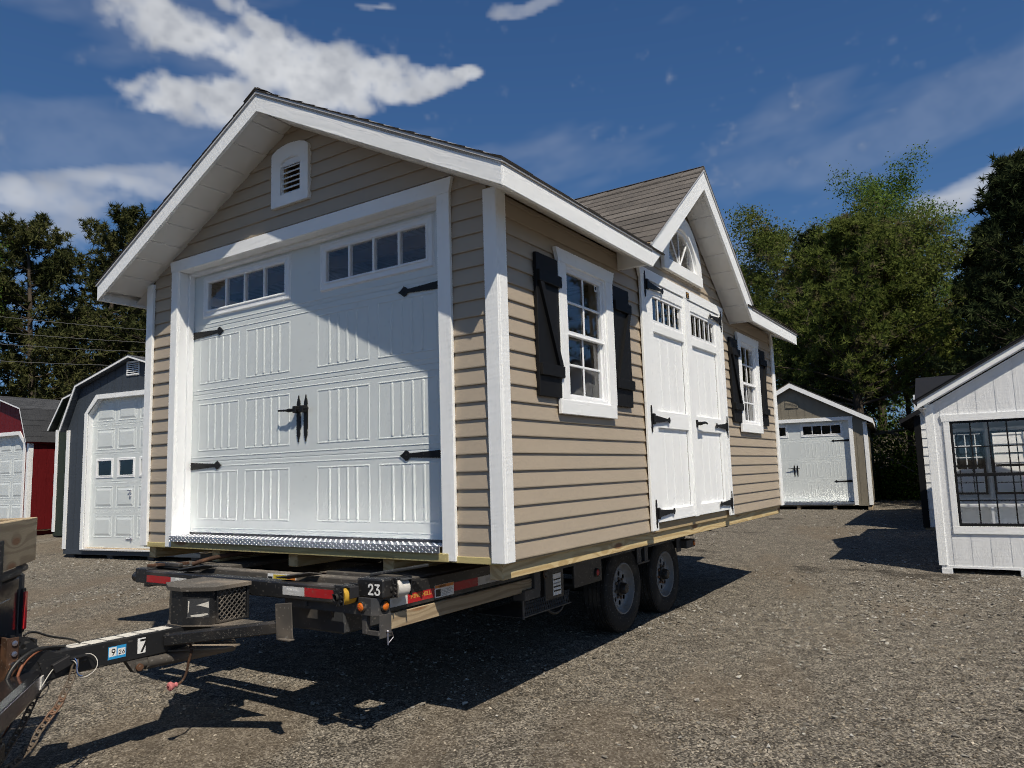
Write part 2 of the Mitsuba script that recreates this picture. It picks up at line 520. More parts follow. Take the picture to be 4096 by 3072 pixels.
def grid_axis(lo, hi, a, b, fine):
    core = np.arange(a, b, fine)
    out, s, x = [], fine, b
    while x < hi:
        out.append(x); s *= 1.18; x += s
    up = np.array(out + [hi])
    out, s, x = [], fine, a
    while x > lo:
        x -= s; s *= 1.18; out.append(max(x, lo))
    return np.unique(np.concatenate([out, core, up]))


gx, gy = grid_axis(-900, 900, -17, 8, .13), grid_axis(-900, 900, -3.5, 14, .12)
XX, YY = np.meshgrid(gx, gy, indexing='ij')
V = np.stack([XX, YY, gz(XX, YY)], -1).reshape(-1, 3)
i, j = np.meshgrid(np.arange(len(gx) - 1), np.arange(len(gy) - 1), indexing='ij')
ny = len(gy)
F = np.stack([i * ny + j, (i + 1) * ny + j, (i + 1) * ny + j + 1, i * ny + j + 1], -1).reshape(-1, 4)
scene['ground'] = mikit.ply((V, F), 'mat_ground', smooth=True)
labels['ground'] = {'label': 'brown and grey gravel yard packed hard with crushed stone', 'category': 'ground', 'kind': 'structure'}


def stones(n, region, rmin, rmax, power, seed, cols, weight=None, near=None):
    r = np.random.default_rng(seed)
    out_v, out_f, out_c = [], [], []
    x0, x1, y0, y1 = region
    x, y = r.uniform(x0, x1, n * 6), r.uniform(y0, y1, n * 6)
    w = np.ones(len(x)) if weight is None else weight(x, y)
    keep = r.random(len(x)) < w
    x, y = x[keep][:n], y[keep][:n]
    n = len(x)
    rad = rmin * (rmax / rmin) ** (r.random(n) ** power)
    variants = []
    for k in range(10):
        p = r.normal(size=(9, 3)); p /= np.linalg.norm(p, axis=1, keepdims=True)
        p *= r.uniform(.75, 1.1, (9, 1)) * np.array([1.2, .95, .62])
        h = trimesh.convex.convex_hull(p)
        variants.append((np.array(h.vertices), np.array(h.faces)))
    which = r.integers(0, 10, n)
    yaw = r.uniform(0, 2 * np.pi, n)
    z = gz(x, y) + rad * r.uniform(-.05, .42, n)
    ci = r.integers(0, len(cols), n)
    col = np.array(cols)[ci] * r.uniform(.6, 1.35, (n, 1))
    o = 0
    for k in range(10):
        s = np.nonzero(which == k)[0]
        v, f = variants[k]
        c, sn = np.cos(yaw[s]), np.sin(yaw[s])
        vx = v[None, :, 0] * c[:, None] - v[None, :, 1] * sn[:, None]
        vy = v[None, :, 0] * sn[:, None] + v[None, :, 1] * c[:, None]
        vz = np.broadcast_to(v[None, :, 2], vx.shape)
        P = np.stack([vx, vy, vz], -1) * rad[s][:, None, None] + np.stack([x[s], y[s], z[s]], -1)[:, None]
        out_v.append(P.reshape(-1, 3))
        out_f.append((f[None] + (np.arange(len(s)) * len(v))[:, None, None] + o).reshape(-1, 3))
        out_c.append(np.repeat(col[s], len(v), 0))
        o += P.shape[0] * P.shape[1]
    v, f, c = np.vstack(out_v), np.vstack(out_f), np.vstack(out_c)
    tri = f.reshape(-1)                       # facets: unshared corners
    return mikit.ply((v[tri], np.arange(len(tri)).reshape(-1, 3)), 'mat_stones', color=c[tri])


def near_w(x, y):
    d = np.hypot(x - 2.0, y + 3.2)
    m = meshkit.fbm(np.stack([x * .9, y * .9, x * 0], -1), 3, 8)
    return np.clip(9.0 / np.maximum(d, 2.5) ** 1.5, 0, 1) * np.clip((m - .28) * 3.2, .12, 1)


def pale_w(x, y):
    m = meshkit.fbm(np.stack([x * .55, y * .55, x * 0 + 4], -1), 3, 18)
    band = np.exp(-((y - 5.6 - .35 * (x - 1)) / 2.2) ** 2) * (x > -.6) + np.exp(-((x + 9) / 3) ** 2 - ((y - 1.5) / 2.5) ** 2) + .20
    return np.clip((m - .36) * 4, 0, 1) * np.clip(band, 0, 1)


GREYS = [(.14, .118, .088), (.20, .170, .130), (.27, .232, .18), (.11, .092, .070), (.36, .315, .25), (.17, .138, .100)]
scene['gravel'] = stones(46000, (-7.5, 6, -2.0, 8), .004, .0135, 1.5, 1, GREYS, near_w)
labels['gravel'] = {'label': 'loose fine gravel strewn over the brown yard', 'category': 'gravel', 'kind': 'stuff'}
scene['crushed_stone'] = stones(30000, (-15, 7, 0.0, 24), .008, .026, 2.4, 2, [(.25, .235, .205), (.36, .345, .31), (.19, .175, .15), (.15, .135, .11)], pale_w)
labels['crushed_stone'] = {'label': 'patches of pale grey crushed stone lying between the sheds', 'category': 'crushed stone', 'kind': 'stuff'}

# ------------------------------------------------------------------ main shed on the trailer
place()
S = thing('garden_shed', 'large tan sided shed with white garage door and dormer loaded on a trailer', 'shed')
W, L = 3.637, 6.261
SL = .5093                    # roof slope
XO, YO = .243, .293
RX = -W / 2
EX = .1016                    # siding exposure
Z0 = .0084


def roof_z(x, base):          # height of a line rising from BASE at the right eave
    return base + SL * (XO + W / 2 - abs(x - RX))


def course(axis, plane, out, l0, l1, r0, r1, z0, z1, proud=.0145):
    """One clapboard course: along AXIS from l to r (at z0 and at z1), on PLANE, standing out by OUT*proud at its butt."""
    prof = [(0, z0), (proud, z0), (proud + .0008, z0 + .006), (.002, z1), (0, z1)]
    vs = []
    for (a0, a1) in ((l0, l1), (r0, r1)):
        for d, z in prof:
            a = lerp(a0, a1, (z - z0) / (z1 - z0))
            q = plane + out * d
            vs.append((a, q, z) if axis == 'x' else (q, a, z))
    f = [(0, 5, 6, 1), (1, 6, 7, 2), (2, 7, 8, 3), (3, 8, 9, 4), (4, 9, 5, 0)]
    t = []
    for a, b, c, d in f:
        t += [(a, b, c), (a, c, d)]
    t += [(0, 1, 2), (0, 2, 4), (2, 3, 4), (5, 7, 6), (5, 9, 7), (7, 9, 8)]
    return (np.array(vs), np.array(t))


FW = part(S, 'front_wall', [ext(Polygon([(-W + .03, -.005), (-.03, -.005), (-.03, roof_z(-.03, 2.05)), (RX, roof_z(RX, 2.05)), (-W + .03, roof_z(-.03, 2.05))],
                                        [[(-3.216, .05), (-.419, .05), (-.419, 2.256), (-3.216, 2.256)], [(-1.9, 2.59), (-1.7, 2.59), (-1.7, 2.83), (-1.9, 2.83)]]), 'y', .036, .06)], 'stud_wood', 'x')
PY = .034
k = 0
while Z0 + k * EX < 3.15:
    z0, z1 = Z0 + k * EX, Z0 + (k + 1) * EX
    def lim(z):               # rake soffit meets the wall here
        return min(W / 2 - .09, max(0, (roof_z(RX, 2.085) - z) / SL))
    if k < 22:
        for a, b in ((-W + .085, -3.20), (-.43, -.085)):
            part(FW, 'siding_board', course('x', PY, -1, a, a, b, b, z0, z1), 'tan_vinyl', 'x')
    elif lim(z0) > .05:
        a0, a1 = lim(z0), max(lim(z1), .01)
        if 2.54 < z0 < 2.83 and a0 > .3:      # cut round the gable vent
            part(FW, 'siding_board', course('x', PY, -1, RX - a0, RX - a1, -1.93, -1.93, z0, z1), 'tan_vinyl', 'x')
            part(FW, 'siding_board', course('x', PY, -1, -1.69, -1.69, RX + a0, RX + a1, z0, z1), 'tan_vinyl', 'x')
        else:
            part(FW, 'siding_board', course('x', PY, -1, RX - a0, RX - a1, RX + a0, RX + a1, z0, z1), 'tan_vinyl', 'x')
    k += 1

WIN = [(.7, 1.515), (.7 + 3.969, 1.515 + 3.969)]
PX = -.034
fan_c = 3.09
holes = [[(a + .1, .95), (b - .1, .95), (b - .1, 1.91), (a + .1, 1.91)] for a, b in WIN] + [[(2.19, .06), (4.04, .06), (4.04, 2.09), (2.19, 2.09)],
         [(fan_c + .37 * math.cos(t), 2.36 + .36 * math.sin(t)) for t in np.linspace(0, math.pi, 17)]]
SW = part(S, 'side_wall', ext(Polygon([(.03, -.005), (L - .03, -.005), (L - .03, 2.17), (4.40, 2.17), (3.116, 3.085), (1.83, 2.17), (.03, 2.17)], holes), 'x', -.06, -.036), 'stud_wood', 'y')
k = 0
while Z0 + k * EX < 3.0:
    z0, z1 = Z0 + k * EX, Z0 + (k + 1) * EX
    segs = []
    if k <= 21:
        if True:
            cuts = [(.09, 2.07), (4.14, L - .09)]
        if 9 <= k <= 18:
            cuts = [(.09, .79), (1.42, 2.07), (4.14, 4.758), (5.39, L - .09)]
        if k == 21:
            for a, b in ((.09, 1.72), (4.52, L - .09)):
                part(SW, 'siding_board', course('y', PX, 1, a, a, b, b, z0, 2.178, .010), 'tan_vinyl', 'y')
            z1_ = z1
            cuts = []
        segs = [(a, a, b, b) for a, b in cuts]
    if k >= 21:
        def yl(z): return 1.70 + (z - 2.06) / .767
        c = 3.116
        if yl(z0) < c - .03:
            a0, a1 = yl(z0), min(yl(z1), c - .02)
            if 2.33 < z0 < 2.72:
                h0 = math.sqrt(max(.43 ** 2 - max(z0 + .05 - 2.37, 0) ** 2, .05))
                segs = [(a0, a1, fan_c - h0, fan_c - h0), (fan_c + h0, fan_c + h0, 2 * c - a0, 2 * c - a1)]
                segs = [s for s in segs if s[2] > s[0]]
            else:
                segs = [(a0, a1, 2 * c - a0, 2 * c - a1)]
    for a0, a1, b0, b1 in segs:
        part(SW, 'siding_board', course('y', PX, 1, a0, a1, b0, b1, z0, z1), 'tan_vinyl', 'y')
    k += 1
# the two far sides, seen only from elsewhere
LW = part(S, 'left_wall', [box(-W + .036, -W + .06, .03, L - .03, 0, 2.1, 0)] + [course('y', -W + .034, -1, .08, .08, L - .08, L - .08, Z0 + q * EX, Z0 + (q + 1) * EX) for q in range(20)], 'tan_vinyl', 'y')
BW = part(S, 'back_wall', [ext([(-W + .03, 0), (-.03, 0), (-.03, 2.16), (RX, 3.05), (-W + .03, 2.16)], 'y', L - .06, L - .036)] +
          [course('x', L - .034, 1, -W + .08, -W + .08, -.08, -.08, Z0 + q * EX, Z0 + (q + 1) * EX) for q in range(21)], 'tan_vinyl', 'x')
# inside
part(S, 'floor', box(-W + .06, -.06, .06, L - .06, .062, .08, 0), 'stud_wood', 'y')
for y in (.6, 1.43, 1.9, 4.3, 4.62, 5.42, 5.8):
    part(SW, 'stud', box(-.15, -.062, y, y + .038, .08, 2.1, .002), 'stud_wood', 'z')
part(S, 'loft_joist', [box(-W + .1, -.1, y, y + .038, 2.18, 2.27, 0) for y in np.arange(.6, 5.8, .6)], 'stud_wood', 'x')
# corner boards
CB = .0945
for (xa, xb, ya, yb, z1, gname) in ((-CB, 0, 0, .024, 2.185, 'r'), (-.024, 0, .0245, .106, 2.178, 'r'), (-W, -W + CB, 0, .024, 2.185, 'l'), (-W, -W + .024, .0245, .106, 2.06, 'l'),
                                    (-.024, 0, L - .106, L - .0245, 2.178, 'b'), (-CB, 0, L - .024, L, 2.1, 'b'), (-W, -W + CB, L - .024, L, 2.1, 'b')):
    part(S, 'corner_board', box(xa, xb, ya, yb, 0, z1), 'white_wood', 'z')

# --- floor frame
for xc in (-3.555, -2.708, -1.834, -.938, -.110):
    part(S, 'skid', box(xc - .046, xc + .046, .066, 6.273, -.1005, -.0105, .004), 'pine_yellow', 'y')
part(S, 'rim_joist', box(-3.19, -.40, -.004, .034, -.006, .045), 'pine_green', 'x')
part(S, 'rim_joist', box(-W + .04, -3.2, .012, .0335, -.009, .03), 'pine_green', 'x')
part(S, 'rim_joist', box(-.39, -.03, .012, .0335, -.009, .03), 'pine_green', 'x')
for a, b in ((.036, 1.2), (1.202, 2.86), (2.862, 4.6), (4.602, 6.25)):
    part(S, 'rim_joist', box(-.062, -.0365, a, b, -.0095, .062), 'pine_yellow', 'y')
part(S, 'floor_deck', box(-W + .05, -.07, .05, L - .05, -.0085, .058, 0), 'pine_worn', 'y')
TP = part(S, 'threshold', [box(-3.188, -.449, -.022, .19, .084, .0875, 0), box(-3.188, -.449, -.0225, -.0185, .046, .0875, 0)], 'diamond_plate')
b = trimesh.creation.icosphere(subdivisions=1, radius=1.0)
lug = trimesh.creation.icosphere(subdivisions=0, radius=1.0)
lv, lf = np.array(lug.vertices), np.array(lug.faces)
bv, bf = np.array(b.vertices), np.array(b.faces)
vs, fs, o = [], [], 0
for iy in range(8):
    for ix in range(108):
        for up in (0, 1):
            if up and iy > 2:
                continue
            s = 1 if (ix + iy) % 2 else -1
            a = s * math.pi / 4
            q = lv * [.0125, .0042, .0026]
            q = np.stack([q[:, 0] * math.cos(a) - q[:, 1] * math.sin(a), q[:, 0] * math.sin(a) + q[:, 1] * math.cos(a), q[:, 2]], 1)
            x = -3.176 + ix * .0252
            if up:
                q = np.stack([q[:, 0] + x, -.0225 - q[:, 2], q[:, 1] + .051 + .0138 * iy], 1)
            else:
                q = np.stack([q[:, 0] + x, q[:, 1] - .008 + iy * .0252, q[:, 2] + .0875], 1)
            vs.append(q); fs.append(lf + o); o += len(q)
part(TP, 'tread_lug', (np.vstack(vs), np.vstack(fs)), 'diamond_plate', smooth=True, kind='stuff')

# --- garage door surround
part(S, 'door_trim', box(-.447, -.347, 0, .024, 0, 2.2325), 'white_wood', 'z')
part(S, 'door_trim', box(-3.277, -3.19, 0, .024, 0, 2.2325), 'white_wood', 'z')
part(S, 'door_header', ext([(-3.277, 2.2328), (-.347, 2.2328), (-.325, 2.3264), (-3.299, 2.3264)], 'y', -.002, .024), 'white_wood', 'x')
for x0, x1 in ((-3.213, -3.1905), (-.4465, -.42)):
    part(S, 'jamb', box(x0, x1, .0245, .20, .0, 2.2325), 'white_smooth', 'z')
part(S, 'jamb', box(-3.19, -.447, .0245, .20, 2.2325, 2.255), 'white_smooth', 'x')
for x0, x1 in ((-3.19, -3.168), (-.469, -.447)):
    part(S, 'door_stop', box(x0, x1, .095, .147, .09, 2.2325), 'white_smooth', 'z')
part(S, 'door_stop', box(-3.168, -.469, .095, .147, 2.205, 2.2325), 'white_smooth', 'x')

def ring(x0, x1, z0, z1, w, h, y, flat=.35):
    """A raised rectangular moulding round x0..x1, z0..z1 standing H proud of plane y (towards -y), W wide."""
    def loop(i, d):
        return [(x0 + i, y - d, z0 + i), (x1 - i, y - d, z0 + i), (x1 - i, y - d, z1 - i), (x0 + i, y - d, z1 - i)]
    ls = [loop(0, -.001), loop(w * (1 - flat) / 2, h), loop(w * (1 + flat) / 2, h), loop(w, -.001)]
    v = np.array(sum(ls, []))
    f = []
    for r in range(3):
        for c in range(4):
            a, b = r * 4 + c, r * 4 + (c + 1) % 4
            f.append((a, b, b + 4, a + 4))
    return (v, np.array(f))


def carriage_panel(x0, x1, z0, z1, y, ribs=4):
    ms = [ring(x0, x1, z0, z1, .014, .0032, y), ring(x0 + .034, x1 - .03, z0 + .036, z1 - .036, .010, -.0042, y, .1)]
    for q in range(ribs):
        xc = x0 + .036 + (x1 - x0 - .07) * (q + 1) / (ribs + 1)
        n = 7
        pr = [(xc + .0115 * math.cos(t), y - .0062 * math.sin(t)) for t in np.linspace(0, math.pi, n)]
        ms.append(ext(pr, 'z', z0 + .026, z1 - .026))
        ms.append(xf((bv * [.0115, .0062, .012], bf), frame((xc, y, z1 - .026), (1, 0, 0), (0, 1, 0), (0, 0, 1))))
        ms.append(xf((bv * [.0115, .0062, .012], bf), frame((xc, y, z0 + .026), (1, 0, 0), (0, 1, 0), (0, 0, 1))))
    return ms


def raised_panel(x0, x1, z0, z1, y):
    """Short raised panel: sunk moat, bevelled centre field."""
    def loop(i, d):
        return [(x0 + i, y - d, z0 + i), (x1 - i, y - d, z0 + i), (x1 - i, y - d, z1 - i), (x0 + i, y - d, z1 - i)]
    ls = [loop(-.012, -.001), loop(-.006, .007), loop(.004, .0005), loop(.022, .0005), loop(.058, .011)]
    v = np.array(sum(ls, []))
    f = []
    for r in range(4):
        for c in range(4):
            a, b = r * 4 + c, r * 4 + (c + 1) % 4
            f.append((a, b, b + 4, a + 4))
    f.append((16, 17, 18, 19))
    return (v, np.array(f))


def section(x0, x1, z0, z1, y, holes=(), groove=.037):
    e = .004
    if holes:
        m = [ext(Polygon([(x0, z0 + .006), (x1, z0 + .006), (x1, z1), (x0, z1)], holes), 'y', y, y + .035)]
        m.append(box(x0, x1, y + .003, y + .035, z0, z0 + .006, 0))
    else:
        pr = [(y + e, z0), (y, z0 + .005), (y, z1 - .005), (y + e, z1), (y + .035, z1), (y + .035, z0)]
        m = [ext(pr, 'x', x0, x1)]
    for zz in (z0 + groove, z1 - groove):        # the fine pressed lines above and below each joint
        m.append(ext([(y + .001, zz - .005), (y - .0035, zz - .0008), (y - .0035, zz + .0008), (y + .001, zz + .005)], 'x', x0, x1))
    return m


def door_window(D, x0, x1, z0, z1, y, n, frame_w=.065, mat='white_smooth', pane='glass'):
    a0, a1, c0, c1 = x0 + frame_w, x1 - frame_w, z0 + frame_w, z1 - frame_w
    w = (a1 - a0) / n
    hs = [[(a0 + w * q + (.009 if q else 0), c0), (a0 + w * (q + 1) - (.009 if q < n - 1 else 0), c0), (a0 + w * (q + 1) - (.009 if q < n - 1 else 0), c1), (a0 + w * q + (.009 if q else 0), c1)] for q in range(n)]
    f = part(D, 'window_frame', [ext(Polygon([(x0 + .02, z0 + .02), (x1 - .02, z0 + .02), (x1 - .02, z1 - .02), (x0 + .02, z1 - .02)], hs), 'y', y - .010, y + .02), ring(x0, x1, z0, z1, .028, .014, y), ring(a0 - .022, a1 + .022, c0 - .022, c1 + .022, .020, .006, y - .010)], mat)
    for q in range(n):
        part(D, 'pane', ext([(hs[q][0][0] - .004, c0 - .004), (hs[q][1][0] + .004, c0 - .004), (hs[q][1][0] + .004, c1 + .004), (hs[q][0][0] - .004, c1 + .004)], 'y', y + .004, y + .0042) if False else
             (np.array([(hs[q][0][0] - .004, y + .004, c0 - .004), (hs[q][1][0] + .004, y + .004, c0 - .004), (hs[q][1][0] + .004, y + .004, c1 + .004), (hs[q][0][0] - .004, y + .004, c1 + .004)]), np.array([(0, 1, 2, 3)])), pane)
    return f


def strap_hinge(D, root, tip, z, y, h=.03):
    s = 1 if tip > root else -1
    Ls = abs(tip - root)
    def X(t): return root + s * t
    pts = [(X(0), z - h), (X(Ls - .085), z - .013), (X(Ls - .075), z - .026), (X(Ls - .055), z - .035), (X(Ls - .038), z - .022), (X(Ls - .022), z - .010), (X(Ls), z),
           (X(Ls - .022), z + .010), (X(Ls - .038), z + .022), (X(Ls - .055), z + .035), (X(Ls - .075), z + .026), (X(Ls - .085), z + .013), (X(0), z + h)]
    m = [ext(pts, 'y', y - .009, y - .0045)]
    for t in (.05, Ls * .55, Ls - .055):
        m.append(xf((bv * [.007, .003, .007], bf), frame((X(t), y - .009, z), (1, 0, 0), (0, 1, 0), (0, 0, 1))))
    return part(D, 'strap_hinge', m, 'black_iron')


def spade_plate(cx, z0, z1, w, y0, y1):
    h = w / 2
    half = [(h * .1, z1), (h * .22, z1 - .022), (h * .75, z1 - .045), (h * .92, z1 - .062), (h * .72, z1 - .078), (h * .70, z1 - .083), (h, z1 - .093), (h, z0 + .093), (h * .70, z0 + .083), (h * .72, z0 + .078), (h * .92, z0 + .062), (h * .75, z0 + .045), (h * .22, z0 + .022), (h * .1, z0)]
    pts = [(cx + a, b) for a, b in half] + [(cx - a, b) for a, b in half[::-1]]
    return ext(pts, 'y', y0, y1)


def carriage_door(S, xl, xr, y, z0, right=True):
    """Nine foot steel door; xl, xr its edges, z0 the bottom of the lowest section."""
    D = part(S, 'garage_door', section(xl, xr, z0 - .017, z0 + .541, y), 'door_steel', 'x')
    zj = [z0, z0 + .541, z0 + 1.0845, z0 + 1.628, z0 + 2.13]
    mid = (xl + xr) / 2
    cols = [(-1.268, -.753), (-.672, -.157), (.133, .648), (.726, 1.241)]
    wins = [(-1.227, -.152), (.168, 1.23)]
    zw0, zw1 = z0 + 1.713, z0 + 2.068
    for q in (1, 2):
        part(D, 'section', section(xl, xr, zj[q], zj[q + 1], y), 'door_steel', 'x')
    hs = [[(mid + a + .05, zw0 + .05), (mid + b - .05, zw0 + .05), (mid + b - .05, zw1 - .05), (mid + a + .05, zw1 - .05)] for a, b in wins]
    part(D, 'section', section(xl, xr, zj[3], zj[4], y, hs), 'door_steel', 'x')
    for q in range(3):
        for a, b in cols:
            part(D, 'panel', carriage_panel(mid + a, mid + b, z0 + .081 + q * .5435, z0 + .466 + q * .5435, y), 'door_steel', smooth=25)
    for a, b in wins:
        door_window(D, mid + a, mid + b, zw0, zw1, y, 4)
    for zz in (z0 + .508, z0 + 1.585):
        strap_hinge(D, xl + .012, xl + .425, zz, y)
        strap_hinge(D, xr - .012, xr - .455, zz + .003, y)
    hx = mid - .0165
    for dx in (-.038, .038):
        part(D, 'handle_plate', spade_plate(hx + dx, z0 + .646, z0 + .984, .036, y - .010, y - .001), 'black_iron')
        part(D, 'handle_boss', [box(hx + dx - .020, hx + dx + .020, y - .052, y - .010, z0 + .855, z0 + .905, .006)], 'black_iron')
    part(D, 'latch_bar', [tube([(hx + .10, y - .040, z0 + .878), (hx - .075, y - .042, z0 + .878)], .007), tube([(hx - .06, y - .045, z0 + .876), (hx - .095, y - .05, z0 + .876), (hx - .12, y - .052, z0 + .877), (hx - .20, y - .055, z0 + .880)], [.012, .014, .008, .007])], 'black_iron', smooth=40)
    part(D, 'bottom_seal', box(xl, xr, y + .004, y + .03, z0 - .034, z0 - .0175, 0), 'trailer_grey')
    return D


carriage_door(S, -3.19, -.447, .15, .122)

# --- gable vent
cx = -1.816
outer = [(-2.016, 2.497), (-1.616, 2.497), (-1.616, 2.892)] + [(cx + .2 * math.cos(t), 2.892 + .066 * math.sin(t)) for t in np.linspace(.12, math.pi - .12, 13)] + [(-2.016, 2.892)]
inner = [(-1.916, 2.578), (-1.70, 2.578), (-1.70, 2.812)] + [(-1.808 + .108 * math.cos(t), 2.812 + .040 * math.sin(t)) for t in np.linspace(.1, math.pi - .1, 11)] + [(-1.916, 2.812)]
GV = part(S, 'gable_vent', ext(Polygon(outer, [inner]), 'y', -.004, .033), 'white_wood', 'z')
part(GV, 'vent_crown', ext([(-1.916, 2.800), (-1.70, 2.800)] + [(-1.808 + .108 * math.cos(t), 2.812 + .040 * math.sin(t)) for t in np.linspace(.1, math.pi - .1, 11)], 'y', .012, .02), 'white_smooth')
for q in range(6):
    zc = 2.597 + q * .0395
    part(GV, 'louver', xf(box(-1.914, -1.702, -.016, .016, -.0025, .0025, .001), frame((0, .026, zc), (1, 0, 0), unit((0, .72, .69)), unit((0, -.69, .72)))), 'white_smooth', 'x')

# --- side windows
def hung_window(S, a, b, z0=.872, z1=1.98):
    """Double-hung window in the side wall between y a and b (outer faces of its casing)."""
    Wd = part(S, 'window', box(-.012, .012, a, a + .105, z0 + .097, 1.892), 'white_wood', 'z')
    part(Wd, 'casing', box(-.012, .012, b - .115, b, z0 + .097, 1.892), 'white_wood', 'z')
    part(Wd, 'casing', box(-.012, .0135, a - .023, b - .013, z0, z0 + .0968), 'white_wood', 'y')
    part(Wd, 'casing', ext([(a + .002, 1.8922), (b + .021 - .024, 1.8922), (b + .033, z1), (a - .031, z1)], 'x', -.012, .0145), 'white_wood', 'y')
    oa, ob = a + .105, b - .115
    fr = [(oa, .969), (ob, .969), (ob, 1.892), (oa, 1.892)]
    part(Wd, 'frame', [ext(Polygon(fr, [[(oa + .022, .99), (ob - .022, .99), (ob - .022, 1.872), (oa + .022, 1.872)]]), 'x', -.055, -.004),
                       ext(Polygon([(oa + .012, .979), (ob - .012, .979), (ob - .012, 1.882), (oa + .012, 1.882)], [[(oa + .028, 1.0), (ob - .028, 1.0), (ob - .028, 1.865), (oa + .028, 1.865)]]), 'x', -.036, -.012)], 'white_vinyl')
    ga, gb = oa + .05, ob - .05
    for (s0, s1, gx_) in ((1.418, 1.87, -.026), (.99, 1.44, -.043)):
        sash = part(Wd, 'sash', ext(Polygon([(oa + .023, s0), (ob - .023, s0), (ob - .023, s1), (oa + .023, s1)], [[(ga, s0 + .026), (gb, s0 + .026), (gb, s1 - .022), (ga, s1 - .022)]]), 'x', gx_ - .011, gx_ + .011), 'white_vinyl')
        zm = (s0 + s1) / 2 + .002
        part(Wd, 'muntin', box(gx_ - .006, gx_ + .004, (ga + gb) / 2 - .0085, (ga + gb) / 2 + .0085, s0 + .026, s1 - .022, .003), 'white_vinyl')
        part(Wd, 'muntin', box(gx_ - .0055, gx_ + .0045, ga, gb, zm - .0085, zm + .0085, .003), 'white_vinyl')
        part(Wd, 'pane', (np.array([(gx_ - .007, ga - .004, s0 + .02), (gx_ - .007, gb + .004, s0 + .02), (gx_ - .007, gb + .004, s1 - .018), (gx_ - .007, ga - .004, s1 - .018)]), np.array([(0, 1, 2, 3)])), 'glass')
    part(Wd, 'sash_rail', [box(-.036, -.008, oa + .023, ob - .023, 1.412, 1.422, .002), box(-.05, -.03, oa + .023, ob - .023, 1.43, 1.447, .002)], 'white_vinyl')
    decal(Wd, 'sticker', (-.0325, gb - .05, 1.80), (0, 1, 0), (0, 0, 1), .034, .05, 'print_white')
    decal(Wd, 'sticker_mark', (-.031, gb - .043, 1.812), (0, 1, 0), (0, 0, 1), .018, .026, 'print_black')
    return Wd


def shutter(S, a, b, flip, z0=.973, z1=1.890):
    Sh = part(S, 'shutter', box(-.018, .006, a, b, z0, z1, .002), 'shutter_black', 'z')
    for zb in (z1 - .19, z0 + .13):
        part(Sh, 'batten', box(.0062, .030, a + .001, b - .001, zb, zb + .074, .002), 'shutter_black', 'y')
    za, zb = z0 + .206, z1 - .192
    w = .045
    q = [(a + .012, zb), (a + .012 + w, zb), (b - .012, za), (b - .012 - w, za)]
    if flip:
        q = [(a + b - y, z) for y, z in q]
    part(Sh, 'brace', ext(q, 'x', .0062, .028), 'shutter_black', (0, (-1 if not flip else 1) * (b - a - .06), zb - za))
    return Sh


for a, b in WIN:
    hung_window(S, a, b)
    shutter(S, a - .272, a + .012, False)
    shutter(S, b + .012, b + .296, True)

# --- side double door
ED = part(S, 'entry_door', box(-.012, .010, 2.060, 2.181, .012, 2.0715), 'white_wood', 'z')
part(ED, 'casing', box(-.012, .010, 4.043, 4.157, .012, 2.0715), 'white_wood', 'z')
part(ED, 'casing', ext([(2.050, 2.072), (4.167, 2.072), (4.188, 2.160), (2.03, 2.160)], 'x', -.012, .0125), 'white_wood', 'y')
CEN = 3.112
for a, b in ((2.1865, CEN - .003), (CEN + .003, 4.0385)):
    st = part(ED, 'stile', box(-.022, .003, a, a + .104, .07, 2.064), 'white_wood', 'z')
    part(ED, 'stile', box(-.022, .003, b - .104, b, .07, 2.064), 'white_wood', 'z')
    g0, g1 = a + .1045, b - .1045
    for z0, z1 in ((1.972, 2.064), (1.643, 1.722), (.836, .978), (.07, .168)):
        part(ED, 'rail', box(-.022, .0025, g0, g1, z0, z1), 'white_wood', 'y')
    n = 4
    for z0, z1 in ((.978, 1.643), (.168, .836)):
        for q in range(n):
            part(ED, 'plank', box(-.045, -.021, lerp(g0, g1, q / n) + .0016, lerp(g0, g1, (q + 1) / n) - .0016, z0 - .004, z1 + .004, .004), 'white_wood', 'z')
    fr = part(ED, 'light_frame', ext(Polygon([(g0, 1.722), (g1, 1.722), (g1, 1.972), (g0, 1.972)], [[(g0 + .028, 1.748), (g1 - .028, 1.748), (g1 - .028, 1.948), (g0 + .028, 1.948)]]), 'x', -.03, -.006), 'white_vinyl')
    for q in range(1, 5):
        yc = lerp(g0 + .028, g1 - .028, q / 5)
        part(ED, 'muntin', box(-.021, -.011, yc - .0085, yc + .0085, 1.748, 1.948, .003), 'white_vinyl')
    part(ED, 'pane', (np.array([(-.022, g0 + .02, 1.74), (-.022, g1 - .02, 1.74), (-.022, g1 - .02, 1.956), (-.022, g0 + .02, 1.956)]), np.array([(0, 1, 2, 3)])), 'glass')
    decal(ED, 'sticker', (-.021, g1 - .075, 1.86), (0, 1, 0), (0, 0, 1), .034, .05, 'print_white')
part(ED, 'astragal', box(.0032, .016, 3.035, 3.107, .066, 2.062), 'white_wood', 'z')
